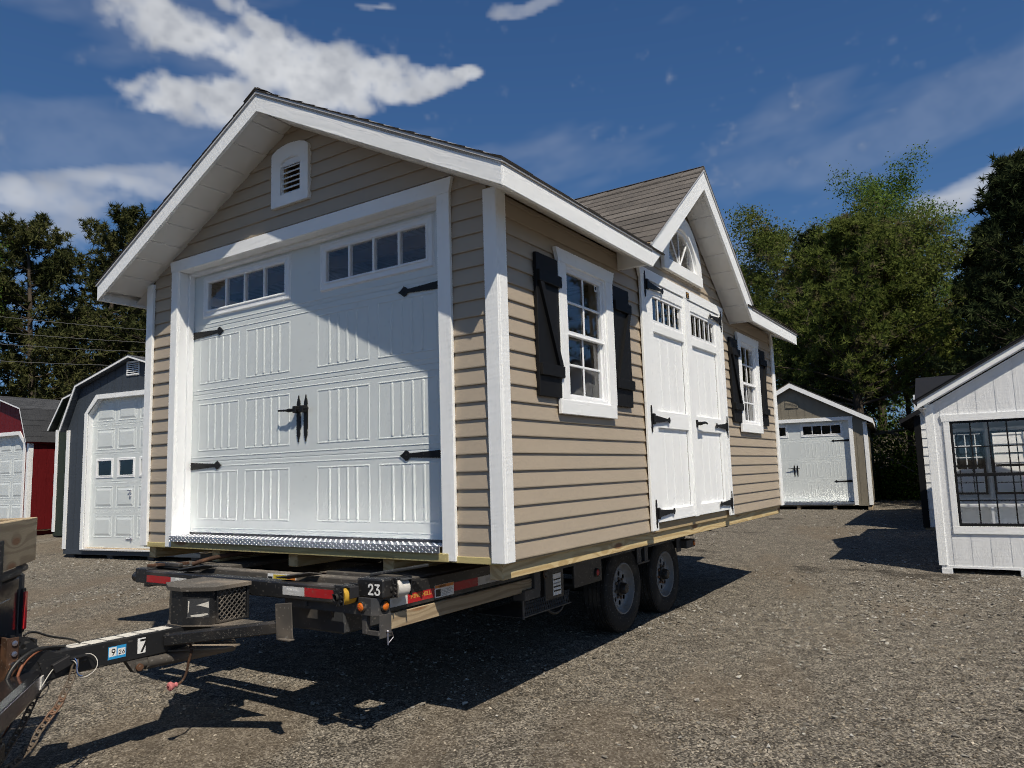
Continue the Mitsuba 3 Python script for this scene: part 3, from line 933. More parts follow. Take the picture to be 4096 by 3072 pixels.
def t_hinge(y, s, zc):
    h = [(0.003, .112), (.010, .098), (.0075, .088), (.0155, .076), (.0155, .062), (.009, .05), (.013, .042), (.013, -.042), (.009, -.05), (.0155, -.062), (.0155, -.076), (.0075, -.088), (.010, -.098), (.003, -.112)]
    pts = [(y + a, zc + b) for a, b in h] + [(y - a, zc + b) for a, b in h[::-1]]
    m = [ext(pts, 'x', .0125, .0165)]
    y1 = y + s * .045
    m.append(box(.008, .030, y + s * .016, y + s * .052, zc - .045, zc + .045, .006))
    Ls = .34
    q = [(0, -.031), (Ls - .05, -.011), (Ls - .04, -.022), (Ls - .018, -.027), (Ls, 0), (Ls - .018, .027), (Ls - .04, .022), (Ls - .05, .011), (0, .031)]
    m.append(ext([(y1 + s * a, zc + b) for a, b in q], 'x', .0185, .0225))
    part(ED, 'strap_hinge', m, 'black_iron')
for zc in (2.022, .903, .146):
    t_hinge(2.137, 1, zc)
for zc in (2.006, .905, .142):
    t_hinge(4.101, -1, zc)
part(ED, 'handle', [cyl((.003, 3.215, .905), (.055, 3.215, .905), .016), box(.003, .010, 3.195, 3.235, .87, .94, .003), tube([(.052, 3.205, .906), (.056, 3.25, .912), (.058, 3.30, .915), (.055, 3.36, .906)], [.013, .013, .011, .008])], 'black_iron', smooth=40)
PQ = decal(ED, 'name_plate', (.013, 3.098, 2.078), (0, 1, 0), (0, 0, 1), .075, .058, 'print_black', .003)
part(ED, 'name_plate_mark', [box(.0162, .0168, 3.106, 3.165, 2.121, 2.129, 0), box(.0162, .0168, 3.110, 3.158, 2.105, 2.111, 0), box(.0162, .0168, 3.114, 3.150, 2.087, 2.094, 0)], 'print_gold')

# --- half-round window in the dormer
def arc(r, z=2.37, t0=0, t1=math.pi, n=25, sx=1.0):
    return [(fan_c + r * sx * math.cos(t), z + r * math.sin(t)) for t in np.linspace(t0, t1, n)]
FN = part(S, 'fan_window', box(-.02, .016, 2.600, 3.600, 2.262, 2.3695), 'white_wood', 'y')
part(FN, 'arched_casing', ext(Polygon([(fan_c + .496, 2.3698)] + arc(.496, 2.38)[1:-1] + [(fan_c - .496, 2.3698)] + [(fan_c - .365, 2.3698)] + arc(.365, 2.372)[::-1] + [(fan_c + .365, 2.3698)]), 'x', -.02, .0135), 'white_wood', 'y')
part(FN, 'frame', [ext(Polygon(arc(.366) + arc(.335)[::-1]), 'x', -.05, -.012), box(-.05, -.012, fan_c - .366, fan_c + .366, 2.3698, 2.392, .003)], 'white_vinyl')
for t in (math.pi * .28, math.pi * .5, math.pi * .72):
    part(FN, 'muntin', beam((-.03, fan_c, 2.375), (-.03, fan_c + .34 * math.cos(t), 2.375 + .34 * math.sin(t)), .010, .018, up=(0, -math.sin(t), math.cos(t))), 'white_vinyl')
part(FN, 'pane', (np.array([(-.034, fan_c, 2.38)] + [(-.034, y, z) for y, z in arc(.345)]), np.array([(0, q, q + 1) for q in range(1, 25)])), 'glass')

# --- roof
RF = part(S, 'roof', [ext(Polygon([(RX, roof_z(RX, 2.150)), (RX, roof_z(RX, 2.182)), (-W - XO, 2.182), (-W - XO, 2.150)]), 'y', -YO, L + .237)], 'pine_worn', 'y')
hole = Polygon([(1.84, .3), (4.39, .3), (4.25, -.06), (3.116, -1.40), (1.98, -.06)])
slab = Polygon([(-YO, .243), (L + .237, .243), (L + .237, RX), (-YO, RX)]).difference(hole)
m = ext(affinity.affine_transform(slab, [0, 1, 1, 0, 0, 0]), 'z', 0, .032)
v, f = arr(m); v = v.copy(); v[:, 2] += roof_z(v[:, 0], 2.150)
part(RF, 'roof_deck', (v, f), 'pine_worn', 'y')
def main_shingles():
    ms = []
    r = np.random.default_rng(5)
    n = 17
    run = (W / 2 + XO + .012) / n
    for side in (1, -1):
        for q in range(n):
            y = -YO - .014
            xa = XO + .014 - q * run
            za = 2.187 - SL * .014 + SL * q * run
            while y < L + .25:
                w = r.uniform(.16, .36)
                y1 = min(y + w, L + .25)
                mid = (xa > -1.3) and (1.9 + (.24 - xa) * .7 < (y + y1) / 2 < 4.33 - (.24 - xa) * .7)
                if not (side == 1 and mid):
                    t = r.uniform(.008, .015)
                    x0, x1_, z0_, z1_ = xa, xa - run * 1.25, za, za + SL * run * 1.25
                    if side < 0:
                        x0, x1_ = 2 * RX - x0, 2 * RX - x1_
                    vv = np.array([(x0, y, z0_ - .004), (x0, y1, z0_ - .004), (x1_, y1, z1_ - .004), (x1_, y, z1_ - .004), (x0, y, z0_ + t), (x0, y1, z0_ + t), (x1_, y1, z1_ + .001), (x1_, y, z1_ + .001)])
                    ms.append((vv, np.array([(0, 1, 2, 3), (4, 5, 6, 7), (0, 1, 5, 4), (1, 2, 6, 5), (2, 3, 7, 6), (3, 0, 4, 7)])))
                y = y1 + .002
    return ms
part(RF, 'shingle', main_shingles(), 'shingle_shaded', kind='stuff')
part(RF, 'ridge_cap', [ext([(RX - .13, roof_z(RX, 2.20) - .058), (RX, roof_z(RX, 2.20) + .012), (RX + .13, roof_z(RX, 2.20) - .058), (RX, roof_z(RX, 2.20) + .002)], 'y', y, y + .30) for y in np.arange(-YO - .015, L, .28)], 'shingle_c', kind='stuff')
# rakes, fascias, drip edges
def rake_poly(side, zb, zt):
    e = XO if side > 0 else -W - XO
    return [(e, zb), (RX, roof_z(RX, zb)), (RX, roof_z(RX, zt)), (e, zt)]
for y0, y1 in ((-YO, -YO + .022), (L + .215, L + .237)):
    for s in (1, -1):
        part(RF, 'rake_board', ext(rake_poly(s, 2.040, 2.167), 'y', y0, y1), 'white_wood', (-s, 0, SL))
for s in (1, -1):
    p = [(XO + .010 if s > 0 else -W - XO - .010, 2.1625), (RX, roof_z(RX, 2.1675)), (RX, roof_z(RX, 2.196)), (XO + .010 if s > 0 else -W - XO - .010, 2.191)]
    part(RF, 'drip_edge', ext(p, 'y', -YO - .010, -YO + .001), 'drip_metal')
for y0, y1 in ((-YO + .0225, 1.757), (4.476, L + .2145)):
    part(RF, 'fascia', box(XO - .022, XO, y0, y1, 2.040, 2.167), 'white_wood', 'y')
    part(RF, 'drip_edge', box(XO - .004, XO + .010, y0 - (.03 if y0 < 0 else 0), y1 + (.03 if y1 > 5 else 0), 2.1675, 2.193, 0), 'drip_metal')
    part(RF, 'eave_soffit', ext([(XO - .0225, 2.062), (-.033, 2.062 + SL * (XO + .0105)), (-.033, 2.07 + SL * (XO + .0105)), (XO - .0225, 2.070)], 'y', max(y0, .031), min(y1 - (.06 if y1 < 2 else 0), L - .031)), 'soffit', 'y')
part(RF, 'fascia', box(-W - XO, -W - XO + .022, -YO + .0225, L + .2145, 2.040, 2.167), 'white_wood', 'y')
part(RF, 'eave_soffit', ext([(-W - XO + .0225, 2.062), (-W + .033, 2.062 + SL * (XO + .0105)), (-W + .033, 2.07 + SL * (XO + .0105)), (-W - XO + .0225, 2.070)], 'y', .031, L - .031), 'soffit', 'y')
part(RF, 'return_end', ext([(-.02, 2.042), (XO - .0225, 2.042), (XO - .0225, 2.066), (-.02, 2.192)], 'y', 1.690, 1.704), 'white_wood', 'x')
part(RF, 'return_end', ext([(-.02, 2.046), (XO - .0225, 2.046), (XO - .0225, 2.066), (-.02, 2.192)], 'y', 4.500, 4.514), 'white_wood', 'x')
for yb0, yb1 in ((-YO + .0225, .03), (L - .03, L + .2145)):
    for s in (1, -1):
        d = unit((-s, 0, SL)); nrm = unit((s * SL, 0, 1))
        o = np.array([XO - .02 if s > 0 else -W - XO + .02, 0, 2.062 + .0])
        tot = (W / 2 + XO - .02) * math.sqrt(1 + SL * SL)
        t = .10
        while t < tot - .02:
            t1 = min(t + .232, tot - .003)
            part(RF, 'soffit_panel', xf(box(t + .0016, t1 - .0016, yb0, yb1, 0, .008, .0018), frame(o, d, np.cross(nrm, d) * (1 if np.cross(nrm, d)[1] > 0 else -1), nrm)), 'soffit', (0, 1, 0))
            t = t1
# --- dormer
DS, DC = .767, 3.116
zb, zt = 2.040, 2.218
DM = part(S, 'dormer', [ext([(1.76, zt + .002), (DC, zt + .002 + DS * 1.356), (DC, zt + .026 + DS * 1.356), (1.73, zt + .003)], 'x', -2.0, XO), ext([(4.472, zt + .002), (DC, zt + .002 + DS * 1.356), (DC, zt + .026 + DS * 1.356), (4.502, zt + .003)], 'x', -2.0, XO)], 'pine_worn', 'x')
for s in (1, -1):
    e = DC - s * 1.356
    part(DM, 'rake_board', ext([(e, zb), (DC, zb + DS * 1.356), (DC, zt + DS * 1.356), (e - s * .0, zt - .05), (e, zt - .05)] if False else [(e, zb), (DC, zb + DS * 1.356), (DC, zt + DS * 1.356), (e, zt)], 'x', XO - .021, XO + .001), 'white_wood', (0, s, DS))
    part(DM, 'drip_edge', ext([(e - s * .02, zt - .012), (DC, zt + .001 + DS * 1.356), (DC, zt + .024 + DS * 1.356), (e - s * .02, zt + .011)], 'x', XO - .002, XO + .011), 'drip_metal')
    d = unit((0, s, DS)); nrm = unit((0, -s * DS, 1))
    o = np.array([0, e, zb + .014])
    tot = 1.356 * math.sqrt(1 + DS * DS)
    t = .0
    while t < tot - .02:
        t1 = min(t + .232, tot - .004)
        part(DM, 'soffit_panel', xf(box(t + .0016, t1 - .0016, -.015, XO - .0215, 0, .008, .0018), frame(o, d, np.array([1.0, 0, 0]), nrm)), 'soffit', (1, 0, 0))
        t = t1
r = np.random.default_rng(12)
rows = 13
e_len = 1.356 * math.sqrt(1 + DS * DS) + .02
ex_ = e_len / rows
mats = ['shingle_a', 'shingle_a', 'shingle_a', 'shingle_b', 'shingle_c']
for s in (1, -1):
    d = unit((0, s, DS)); nrm = unit((0, -s * DS, 1))
    o = np.array([0, DC - s * 1.356 - s * .016, zt + .026 - .012])
    rest = []
    for q in range(rows):
        zrow = o[2] + d[2] * q * ex_
        xend = XO + .016
        xin = XO - max(0, (zrow - 2.19)) / SL - .25
        x = xend
        while x > max(xin, -2.0):
            w = (.305 if x < xend else (.305, .10, .20)[q % 3]) + r.uniform(-.012, .012)
            x2 = x - w
            tk = r.choice([.006, .0085])
            h1 = ex_ * 1.2
            bx = xf(np_box := (np.array([(x2, 0, -.003), (x - .0016, 0, -.003), (x - .0016, h1, -.004), (x2, h1, -.004), (x2, 0, tk), (x - .0016, 0, tk), (x - .0016, h1, .001), (x2, h1, .001)]), np.array([(0, 1, 2, 3), (4, 5, 6, 7), (0, 1, 5, 4), (1, 2, 6, 5), (2, 3, 7, 6), (3, 0, 4, 7)])), frame(o + d * q * ex_, (1, 0, 0), d, nrm))
            if s > 0:
                part(DM, 'shingle', bx, mats[r.integers(0, 5)])
            else:
                rest.append(bx)
            x = x2
    if rest:
        part(DM, 'far_shingle', rest, 'shingle_a', kind='stuff')
zr = zt + .026 + DS * 1.356
for x in np.arange(XO + .012, -1.9, -.2):
    h = [(DC - .10, zr - .10 * DS + .004), (DC, zr + .004), (DC + .10, zr - .10 * DS + .004), (DC + .10, zr - .10 * DS + .012), (DC, zr + .014), (DC - .10, zr - .10 * DS + .012)]
    m = ext(h, 'x', x - .24, x); v, f = arr(m); v = v.copy(); v[:, 2] += (v[:, 0] - (x - .24)) * .03
    part(DM, 'ridge_shingle', (v, f), 'shingle_b' if int(x * 5) % 2 else 'shingle_a')

# ------------------------------------------------------------------ trailer
place()
TR = thing('shed_trailer', 'black two axle shed hauling trailer with red and white tape under the tan shed', 'trailer')
CX = -1.82
RXR = -.60                    # outer face of the right rail
FR = part(TR, 'frame', [box(-1.16, -1.06, -.30, 6.0, -.27, -.13), box(-2.58, -2.48, -.30, 6.0, -.27, -.13)] +
          [box(-3.02, -.62, y, y + .07, -.25, -.17) for y in np.arange(.25, 6.0, .62)], 'trailer_black')
for x0, x1, nm in ((RXR - .012, RXR, 'r'), (-3.04, -3.028, 'l')):
    s = -1 if nm == 'r' else 1
    xi = x0 if nm == 'r' else x1
    RA = part(TR, 'side_rail', [box(x0, x1, -.30, 4.35, -.252, -.112, .001), box(xi, xi + s * .05, -.30, 4.35, -.12, -.112, .001), box(xi, xi + s * .05, -.30, 4.35, -.252, -.244, .001)], 'trailer_black')
    if nm == 'r':
        RAIL = RA
for a, b in ((-1.43, -.66), (-3.0, -2.36)):          # the flat runways the skids rest on
    part(TR, 'runway', box(a, b, -.06 if a < -2 else .0, 5.9, -.132, -.1025, .004), 'dust_plate')
    part(TR, 'runway_web', box(a + .02, b - .02, -.02, 5.9, -.20, -.133, 0), 'trailer_black')
# front cross beam with tape
FB = part(TR, 'front_beam', box(-2.79, -.845, -.44, -.35, -.205, -.108, .008), 'trailer_black')
def tape(par, name, x0, x1, z0, z1, mat, y=-.4412):
    return part(par, name, box(x0, x1, y, y + .0012, z0, z1, 0), mat)
tape(FB, 'red_tape', -2.768, -2.476, -.186, -.138, 'tape_red')
tape(FB, 'white_tape', -2.475, -2.297, -.186, -.138, 'tape_white')
tape(FB, 'white_tape', -1.320, -1.130, -.180, -.130, 'tape_white')
tape(FB, 'red_tape', -1.129, -.850, -.180, -.130, 'tape_red')
for x in (-1.285, -2.425):
    text_on(FB, 'tape_lettering', 'PINE HILL', .013, (x, -.4414, -.154), (1, 0, 0), (0, 0, 1), 'print_white', squeeze=1.25)
    part(FB, 'tape_lettering', ext([(x + .012, -.166), (x + .05, -.170), (x + .09, -.166), (x + .05, -.168)], 'y', -.442, -.4412), 'print_white')
for x in (-2.20, -.98):                                # upright gussets from the beam to the bed
    part(FB, 'gusset', ext([(-.40, -.205), (-.36, -.205), (-.36, -.30)], 'x', x, x + .012), 'trailer_black')
# second beam behind it, with the strap guards and the caution label
SB = part(TR, 'second_beam', box(-2.36, -.70, -.30, -.21, -.185, -.085, .006), 'dust_plate')
CS = decal(SB, 'caution_label', (-1.635, -.301, -.128), (1, 0, 0), (0, 0, 1), .27, .040, 'print_white', .001)
decal(CS, 'label_band', (-1.58, -.3022, -.126), (1, 0, 0), (0, 0, 1), .13, .034, 'print_yellow', .0006)
decal(CS, 'label_band', (-1.448, -.3022, -.126), (1, 0, 0), (0, 0, 1), .075, .034, 'print_orange', .0006)
decal(CS, 'label_band', (-1.63, -.3022, -.122), (1, 0, 0), (0, 0, 1), .042, .016, 'print_black', .0006)
text_on(CS, 'label_lettering', 'CAUTION', .011, (-1.555, -.3032, -.113), (1, 0, 0), (0, 0, 1), 'print_black')
for x in (-2.42, -1.40):                               # angled strap guards on the beam
    v = xf(box(0, .26, -.055, .055, 0, .007, .001), frame((x, -.375, -.100), unit((.97, .12, .14)), unit((-.10, .97, -.2)), unit((-.14, .12, .98))))
    part(FB, 'strap_guard', v, 'trailer_grey')
part(TR, 'lift_arm', [tube(curve([(-2.72, -.12, -.10), (-2.60, .02, -.055), (-2.2, .30, -.035), (-1.9, .5, -.04)], 16), .016)], 'rust', smooth=50)
# left outrigger with the strap roller
LO = part(TR, 'strap_winch_bracket', [box(-2.935, -2.79, -.43, -.30, -.200, -.098, .006), box(-2.84, -2.56, -.33, -.22, -.100, -.088, .002), box(-2.85, -2.55, -.335, -.30, -.090, -.062, .006)], 'trailer_black')
part(LO, 'guard_bar', beam((-2.87, -.37, -.085), (-2.56, -.26, -.068), .035, .02), 'rust')
th = np.linspace(0, 2 * np.pi, 17)[:-1]
part(LO, 'roller', [tube([(-2.995, -.385, -.165), (-2.935, -.385, -.165)], .034, 16, caps=False), tube([(-2.995 + .0, -.385 + .030 * math.cos(t), -.165 + .030 * math.sin(t)) for t in th], .006, 6, closed=True),
                    tube([(-2.945, -.385 + .030 * math.cos(t), -.165 + .030 * math.sin(t)) for t in th], .006, 6, closed=True), cyl((-2.995, -.385, -.165), (-2.90, -.385, -.165), .012)], 'trailer_black', smooth=45)
# right corner: grey bumper with amber lamps, number box
CO = part(TR, 'corner_bumper', [ext([(-1.36, -.39), (-.635, -.40), (-.60, -.372), (-.60, -.28), (-.615, -.28), (-.62, -.36), (-.64, -.385), (-1.36, -.375)], 'z', -.258, -.165)], 'trailer_grey')
part(CO, 'bumper_rib', box(-1.19, -1.155, -.405, -.385, -.245, -.20, .004), 'trailer_grey')
def round_lamp(par, o, n, r, mat, leds=False):
    n = unit(n)
    lp = part(par, 'lamp_bezel', lathe([(r * 1.35, 0), (r * 1.38, .010), (r * 1.12, .016), (r * 1.02, .012)], o, n, 24), 'rubber', smooth=40)
    part(lp, 'lens', lathe([(r * 1.03, .008), (r * .96, .015), (r * .6, .020), (0.0001, .022)], o, n, 24), mat, smooth=60)
    if leds:
        a = unit(np.cross(n, (.1, .2, 1))); b_ = np.cross(n, a)
        part(lp, 'led', [xf((bv * r * .13, bf), frame(np.asarray(o) + n * .019 + (a * math.cos(t) + b_ * math.sin(t)) * r * (.55 if q else 0), (1, 0, 0), (0, 1, 0), (0, 0, 1))) for q, t in enumerate(np.linspace(0, 2 * np.pi, 8))], 'lens_red')
    return lp
round_lamp(CO, (-.704, -.398, -.214), (-.01, -1, 0), .024, 'lens_amber', True)
round_lamp(CO, (-.600, -.330, -.213), (1, -.05, 0), .024, 'lens_amber')
NB = part(TR, 'number_box', box(-.76, -.555, -.385, -.26, -.165, -.062, .008), 'trailer_black')
text_on(NB, 'number', '23', .058, (-.677, -.3855, -.148), (1, 0, 0), (0, 0, 1), 'print_white', .001)
def winch(par, o, ax, up, strap):
    """Ratchet winch: two cheek plates, toothed wheel, drum wound with webbing."""
    ax, up = unit(ax), unit(up)
    o = np.asarray(o, float)
    sd = np.cross(ax, up)
    Fm = frame(o, ax, sd, up)
    w = part(par, 'strap_winch', [xf(box(-.003, .003, -.045, .045, -.045, .062, .002), Fm), xf(box(.092, .098, -.045, .045, -.045, .062, .002), Fm), xf(box(0, .095, -.045, .02, .048, .056, .001), Fm)], 'trailer_black')
    t = np.linspace(0, 2 * np.pi, 45)[:-1]
    rr = np.where(np.arange(44) % 4 < 2, .050, .038)
    g = Polygon([(rr[q] * math.cos(t[q]), rr[q] * math.sin(t[q])) for q in range(44)], [[(.021 * math.cos(q), .021 * math.sin(q)) for q in np.linspace(0, 2 * np.pi, 14)[:-1]]])
    m = ext(g, 'x', -.016, -.007)
    part(w, 'ratchet_wheel', xf(m, Fm), 'trailer_black')
    part(w, 'drum', lathe([(.02, -.03), (.021, .10)], o, ax, 18), 'rubber', smooth=40)
    part(w, 'webbing', lathe([(.022, .010), (.046, .011), (.049, .045), (.046, .085), (.022, .086)], o, ax, 24), strap, smooth=40)
    return w
WY = winch(TR, (-.785, -.492, -.152), (.22, 1, .03), (.0, -.03, 1), 'strap_yellow')
part(WY, 'strap_tail', xf(box(.030, .088, -.058, .02, .046, .052, .002), frame((-.785, -.492, -.152), unit((.22, 1, .03)), unit((-1, .22, 0)), (0, 0, 1))), 'strap_black')
part(WY, 'strap_tail', xf(box(.030, .088, -.062, -.056, -.01, .05, .002), frame((-.785, -.492, -.152), unit((.22, 1, .03)), unit((-1, .22, 0)), (0, 0, 1))), 'strap_black')
WW = winch(TR, (-.560, -.300, -.122), (.28, 1, .03), (.0, -.03, 1), 'strap_white')
part(WW, 'strap_tail', xf(box(.030, .088, -.060, .01, .046, .052, .002), frame((-.560, -.300, -.122), unit((.28, 1, .03)), unit((-1, .28, 0)), (0, 0, 1))), 'trailer_grey')
part(TR, 'winch_guard', xf(box(0, .34, -.02, .02, -.008, .008, .004), frame((-.74, -.30, -.055), unit((.75, .62, .12)), unit((-.62, .75, 0)), (0, 0, 1))), 'trailer_black')
# tape and labels along the right rail
def rtape(name, y0, y1, z0, z1, mat, t=.0012):
    return part(RAIL, name, box(RXR, RXR + t, y0, y1, z0, z1, 0), mat)
rtape('white_tape', -.285, -.137, -.232, -.178, 'tape_white')
rtape('red_tape', -.136, .107, -.232, -.178, 'tape_red')
text_on(RAIL, 'tape_lettering', 'PINE HILL', .022, (RXR + .0013, -.112, -.208), (0, 1, 0), (0, 0, 1), 'print_gold', .0006, squeeze=1.25)
text_on(RAIL, 'tape_lettering', 'BUILDINGS', .008, (RXR + .0013, -.065, -.224), (0, 1, 0), (0, 0, 1), 'print_gold', .0006) if False else None
DL = rtape('danger_label', .110, .297, -.240, -.165, 'print_white', .0016)
decal(DL, 'label_band', (RXR + .0016, .112, -.184), (0, 1, 0), (0, 0, 1), .182, .018, 'print_orange', .0006)
text_on(DL, 'label_lettering', 'DANGER', .012, (RXR + .0024, .145, -.181), (0, 1, 0), (0, 0, 1), 'print_black', .0005)
decal(DL, 'pictogram', (RXR + .0016, .120, -.233), (0, 1, 0), (0, 0, 1), .045, .042, 'print_black', .0006)
part(DL, 'label_text', [box(RXR + .0016, RXR + .0022, .172, .172 + w, z, z + .003, 0) for z, w in ((-.198, .10), (-.207, .11), (-.216, .095), (-.225, .105), (-.233, .07))], 'print_grey')
rtape('red_tape', .300, .552, -.225, -.172, 'tape_red')
rtape('white_tape', .553, .80, -.225, -.172, 'tape_white')
rtape('red_tape', 1.4, 1.9, -.225, -.172, 'tape_red')
rtape('white_tape', 1.901, 2.15, -.225, -.172, 'tape_white')
part(TR, 'timber', box(-.640, -.601, -.272, 1.29, -.352, -.266, .003), 'pine_worn', 'y')
HP = part(TR, 'hanger_bracket', [box(-.602, -.594, -.372, -.278, -.385, -.258, .002), box(-.72, -.685, -.385, -.35, -.365, -.258, .003), box(-.72, -.60, -.375, -.36, -.37, -.345, .002)], 'trailer_grey')
part(HP, 'hitch_pin', [cyl((-.588, -.318, -.352), (-.586, -.318, -.425), .005, 8), tube([(-.588, -.318, -.355), (-.585, -.285, -.36), (-.585, -.275, -.39), (-.586, -.318, -.418)], .0025, 6), xf((bv * .009, bf), frame((-.587, -.318, -.352), (1, 0, 0), (0, 1, 0), (0, 0, 1)))], 'steel_bright', smooth=40)
# tongue
TN = part(TR, 'tongue', box(-1.89, -1.75, -1.60, -.62, -.462, -.333, .006), 'trailer_black')
part(TN, 'worn_paint', [ext([(-1.862, y), (-1.765 + .01 * math.sin(y * 31), y + .004), (-1.768 + .008 * math.sin(y * 17), y + .088), (-1.86 + .006 * math.sin(y * 23), y + .083)], 'z', -.3335, -.3318) for y in np.arange(-1.43, -.86, .095)], 'wire_white')
ST = decal(TN, 'registration_sticker', (-1.7498, -1.245, -.432), (0, 1, 0), (0, 0, 1), .098, .066, 'print_blue', .001)
decal(ST, 'number_field', (-1.7487, -1.241, -.418), (0, 1, 0), (0, 0, 1), .041, .048, 'print_white', .0006)
decal(ST, 'number_field', (-1.7487, -1.193, -.418), (0, 1, 0), (0, 0, 1), .041, .036, 'print_white', .0006)
text_on(ST, 'number', '9', .032, (-1.748, -1.232, -.411), (0, 1, 0), (0, 0, 1), 'print_black', .0006)
text_on(ST, 'number', '26', .022, (-1.748, -1.191, -.412), (0, 1, 0), (0, 0, 1), 'print_black', .0006)
SV = decal(TN, 'number_sticker', (-1.7498, -1.082, -.434), (0, 1, 0), (0, 0, 1), .046, .082, 'print_white', .001)
text_on(SV, 'number', '7', .066, (-1.7487, -1.077, -.426), (0, 1, 0), (0, 0, 1), 'print_black', .0008)
for s in (1,):                                      # arm beside the tool box
    part(TR, 'draw_arm', beam((CX + s * .06, -.90, -.392), (CX + s * .74, -.60, -.312), .085, .062, c=.006), 'trailer_black')
part(TR, 'arm_gusset', ext([(-1.89, -.9), (-1.75, -.9), (-1.5, -.7), (-1.5, -.60), (-2.14, -.60), (-2.14, -.7)], 'z', -.46, -.452), 'dust_plate')
part(TR, 'inner_plate', ext([(-1.75, -.82), (-1.45, -.66), (-1.30, -.52), (-2.3, -.52), (-2.14, -.66), (-1.89, -.82)], 'z', -.336, -.330), 'dust_plate')
part(TR, 'pin_chain', [tube([(-1.075 + .006 * math.cos(t) * (q % 2), -.632 + .006 * math.cos(t) * ((q + 1) % 2), -.30 - q * .016 + .011 * math.sin(t)) for t in np.linspace(0, 2 * np.pi, 9)[:-1]], .0022, 5, closed=True) for q in range(6)], 'chain_steel', smooth=40)
HF = part(TR, 'hanging_plate', xf(box(-.06, .06, -.004, .004, -.11, .085, .003), frame((-1.04, -.66, -.262), unit((.93, .1, .1)), unit((-.05, 1, .1)), (0, -.06, 1))), 'dust_plate')
part(HF, 'plate_lip', box(-1.07, -.975, -.68, -.64, -.374, -.366, .002), 'dust_plate')
# jack under the tongue, crank
JK = part(TR, 'jack', [cyl((-1.775, -1.02, -.497), (-1.775, -.45, -.515), .036, 18), cyl((-1.775, -1.09, -.492), (-1.775, -1.02, -.496), .027, 14), ext([(-1.14, -.462), (-1.02, -.462), (-1.045, -.535), (-1.09, -.535)], 'x', -1.80, -1.755)], 'dust_plate', smooth=35)
part(JK, 'jack_pin', [cyl((-1.76, -1.068, -.507), (-1.742, -1.068, -.507), .020, 14)], 'rust', smooth=40)
CK = part(TR, 'crank_handle', [tube(curve([(-1.70, -.842, -.392), (-1.655, -.845, -.395), (-1.632, -.832, -.435), (-1.640, -.840, -.52), (-1.650, -.858, -.60), (-1.652, -.885, -.625), (-1.652, -.915, -.628)], 30), .0072, 8), box(-1.74, -1.68, -.87, -.81, -.405, -.378, .006)], 'rust', smooth=40)
part(CK, 'knob', lathe([(.008, 0), (.020, .003), (.026, .010), (.024, .02), (.015, .032), (.011, .038), (.014, .05), (.007, .056)], (-1.652, -.955, -.630), (0, 1, .06), 10), 'knob_pink', smooth=30)
# tool box on the tongue
LID = [(-1.872, -.835), (-1.742, -.835), (-1.562, -.735), (-1.568, -.475), (-2.05, -.475), (-2.055, -.735)]
TB = part(TR, 'tool_box', [ext([(-1.865, -.815), (-1.752, -.815), (-1.60, -.722), (-1.60, -.69), (-2.035, -.69), (-2.035, -.722)], 'z', -.3295, -.133), box(-2.035, -1.60, -.505, -.485, -.3295, -.133, .002), box(-1.90, -1.585, -.49, -.475, -.3295, -.133, .002)], 'trailer_black')
part(TB, 'lid', [ext(LID, 'z', -.130, -.110), ext([(x * 1.0, y) for x, y in LID], 'z', -.1325, -.130)], 'dust_plate')
fo, fd = np.array([-1.752, -.815, 0]), unit((.152, .093, 0))
fn = np.array([fd[1], -fd[0], 0])
part(TB, 'torn_label', xf(box(.03, .162, -.0012, 0, -.287, -.178, 0), frame(fo + fn * .0002, fd, -fn, (0, 0, 1))), 'trailer_grey')
part(TB, 'label_scrap', [xf(ext(q, 'y', -.0018, -.0010), frame(fo + fn * .0008, fd, -fn, (0, 0, 1))) for q in ([(.085, -.215), (.158, -.196), (.160, -.232), (.12, -.222)], [(.05, -.272), (.15, -.262), (.158, -.27), (.11, -.282), (.055, -.281)], [(.034, -.19), (.042, -.19), (.040, -.25), (.035, -.262)])], 'wire_white')
bars = []
for q in range(-5, 10):
    for s in (1, -1):
        a0 = np.array([-.69 + q * .034, -.318])
        d = np.array([.175, s * .20]) * 1.0
        if s < 0:
            a0[1] = -.138
        ts = np.linspace(0, 1, 12)
        P = a0 + ts[:, None] * np.array([.19, s * .18])
        ok = (P[:, 0] > -.69) & (P[:, 0] < -.487)
        P = P[ok]
        if len(P) > 1:
            bars.append(tube([(-1.592 + .004 * ((k_ % 2) - .5), y, z) for k_, (y, z) in enumerate(P)], .0036, 5))
part(TB, 'expanded_mesh', bars, 'dust_plate', smooth=40)
part(TB, 'mesh_frame', [box(-1.600, -1.585, -.70, -.688, -.325, -.133, .002), box(-1.600, -1.585, -.70, -.485, -.327, -.317, .002)], 'trailer_black')
# coupler: adjustable channel with upright plates
FIN = [(-1.735, -.226), (-1.701, -.224), (-1.645, -.239), (-1.588, -.296), (-1.50, -.345), (-1.44, -.35), (-1.44, -.455), (-1.548, -.468), (-1.608, -.517), (-1.645, -.545), (-1.715, -.545), (-1.735, -.52)]
FHO = [[(y + r_ * math.cos(t), z + r_ * math.sin(t)) for t in np.linspace(0, 2 * np.pi, 11)[:-1]] for y, z, r_ in ((-1.690, -.255, .011), (-1.668, -.275, .012), (-1.685, -.318, .011), (-1.66, -.335, .010))]
CP = part(TR, 'coupler', [ext(Polygon(FIN, FHO), 'x', -1.752, -1.743), ext(Polygon(FIN), 'x', -1.897, -1.888), box(-1.89, -1.75, -1.612, -1.60, -.53, -.25, .002), ext([(-1.60, -.36), (-1.45, -.36), (-1.45, -.455), (-1.56, -.455)], 'x', -1.743, -1.735)], 'trailer_black')
